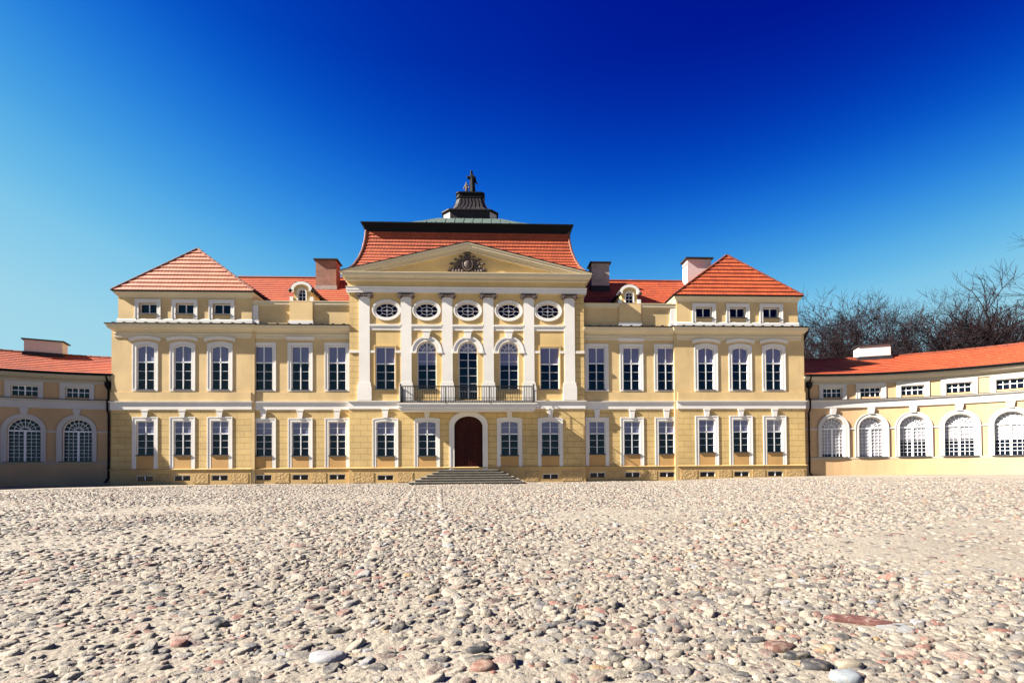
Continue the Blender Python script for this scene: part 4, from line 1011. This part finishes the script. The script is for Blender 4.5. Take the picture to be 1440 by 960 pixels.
for (x,y,h,sp_,sd,lab,tr,iv,ln,fk,lv) in TR_: tree(x,y,h,sp_,sd,lab,tr,1.0,iv,ln,lv,fk)

# ------------------------------------------------------------------ LIGHT, SKY, CAMERA
AZ,EL=R(80.5),R(35.6)
sd=Vector((-math.sin(AZ)*math.cos(EL),-math.cos(AZ)*math.cos(EL),math.sin(EL)))
L=bpy.data.lights.new('sun','SUN'); L.energy=5.0; L.angle=R(.5); L.color=(1,.93,.82)
lo=bpy.data.objects.new('sun',L); col.objects.link(lo); lo.rotation_euler=(-sd).to_track_quat('-Z','Y').to_euler(); lo.location=(-60,-40,60)
W=bpy.data.worlds.new('World'); scn.world=W; W.use_nodes=True; nt=W.node_tree; bg=nt.nodes['Background']
sky=nt.nodes.new('ShaderNodeTexSky'); sky.sky_type='NISHITA'; sky.sun_disc=False; sky.sun_elevation=EL; sky.sun_rotation=math.atan2(sd.x,sd.y)
sky.altitude=200; sky.air_density=1.0; sky.dust_density=.3; sky.ozone_density=2.0
EXPO=2.25; SKYK=1/(2**EXPO*.15)
bw=nt.nodes.new('ShaderNodeRGBToBW'); nt.links.new(sky.outputs[0],bw.inputs[0])
k=nt.nodes.new('ShaderNodeMath'); k.operation='DIVIDE'; k.inputs[1].default_value=6; nt.links.new(bw.outputs[0],k.inputs[0])
tc=nt.nodes.new('ShaderNodeTexCoord'); sx=nt.nodes.new('ShaderNodeSeparateXYZ'); nt.links.new(tc.outputs['Generated'],sx.inputs[0])
ez=mapr(nt,sx.outputs[2],.25,.62,.0,1.15); d0=mapr(nt,sx.outputs[0],-.75,.75,.078,.062)
mm=nt.nodes.new('ShaderNodeMath'); mm.operation='MULTIPLY'; nt.links.new(ez,mm.inputs[0]); nt.links.new(d0,mm.inputs[1]); rt=mapr(nt,sx.outputs[0],.05,.75,0,.05); m2=nt.nodes.new('ShaderNodeMath'); m2.operation='ADD'; nt.links.new(mm.outputs[0],m2.inputs[0]); nt.links.new(rt,m2.inputs[1]); dx=m2.outputs[0]; dy=mapr(nt,sx.outputs[1],.1,-.6,0,.26)
da=nt.nodes.new('ShaderNodeMath'); da.operation='ADD'; nt.links.new(dx,da.inputs[0]); nt.links.new(dy,da.inputs[1]); dk=da.outputs[0]
sb=nt.nodes.new('ShaderNodeMath'); sb.operation='SUBTRACT'; nt.links.new(k.outputs[0],sb.inputs[0]); nt.links.new(dk,sb.inputs[1])
grade=ramp(nt,sb.outputs[0],[(.10,(0,.004,.24)),(.15,(0,.018,.36)),(.20,(0,.06,.52)),(.25,(.005,.14,.66)),(.31,(.03,.27,.75)),(.38,(.09,.42,.79)),(.47,(.20,.57,.83)),(.65,(.38,.69,.82))])
for nd in nt.nodes:
    if nd.type=='VALTORGB': nd.color_ramp.interpolation='B_SPLINE'
vm=nt.nodes.new('ShaderNodeVectorMath'); vm.operation='SCALE'; vm.inputs[3].default_value=SKYK; nt.links.new(grade,vm.inputs[0])
nt.links.new(vm.outputs[0],bg.inputs[0]); bg.inputs[1].default_value=.15
cam=bpy.data.cameras.new('camera'); co=bpy.data.objects.new('camera',cam); col.objects.link(co); scn.camera=co
cam.sensor_width=36; cam.lens=18.0; cam.clip_end=3000; cam.clip_start=.05; cam.shift_y=165.39/1440
Rt=Vector((.99897579,-.04475819,-.00663886)); Uu=Vector((.00601107,-.01414641,.99988187)); Fw=Vector((.04484682,.99889768,.01386288))
co.matrix_world=Matrix(((Rt.x,Uu.x,-Fw.x,1.23324),(Rt.y,Uu.y,-Fw.y,-31.35958),(Rt.z,Uu.z,-Fw.z,.96471),(0,0,0,1)))
vs=scn.view_settings; vs.view_transform='Standard'; vs.look='None'; vs.exposure=EXPO; vs.gamma=1
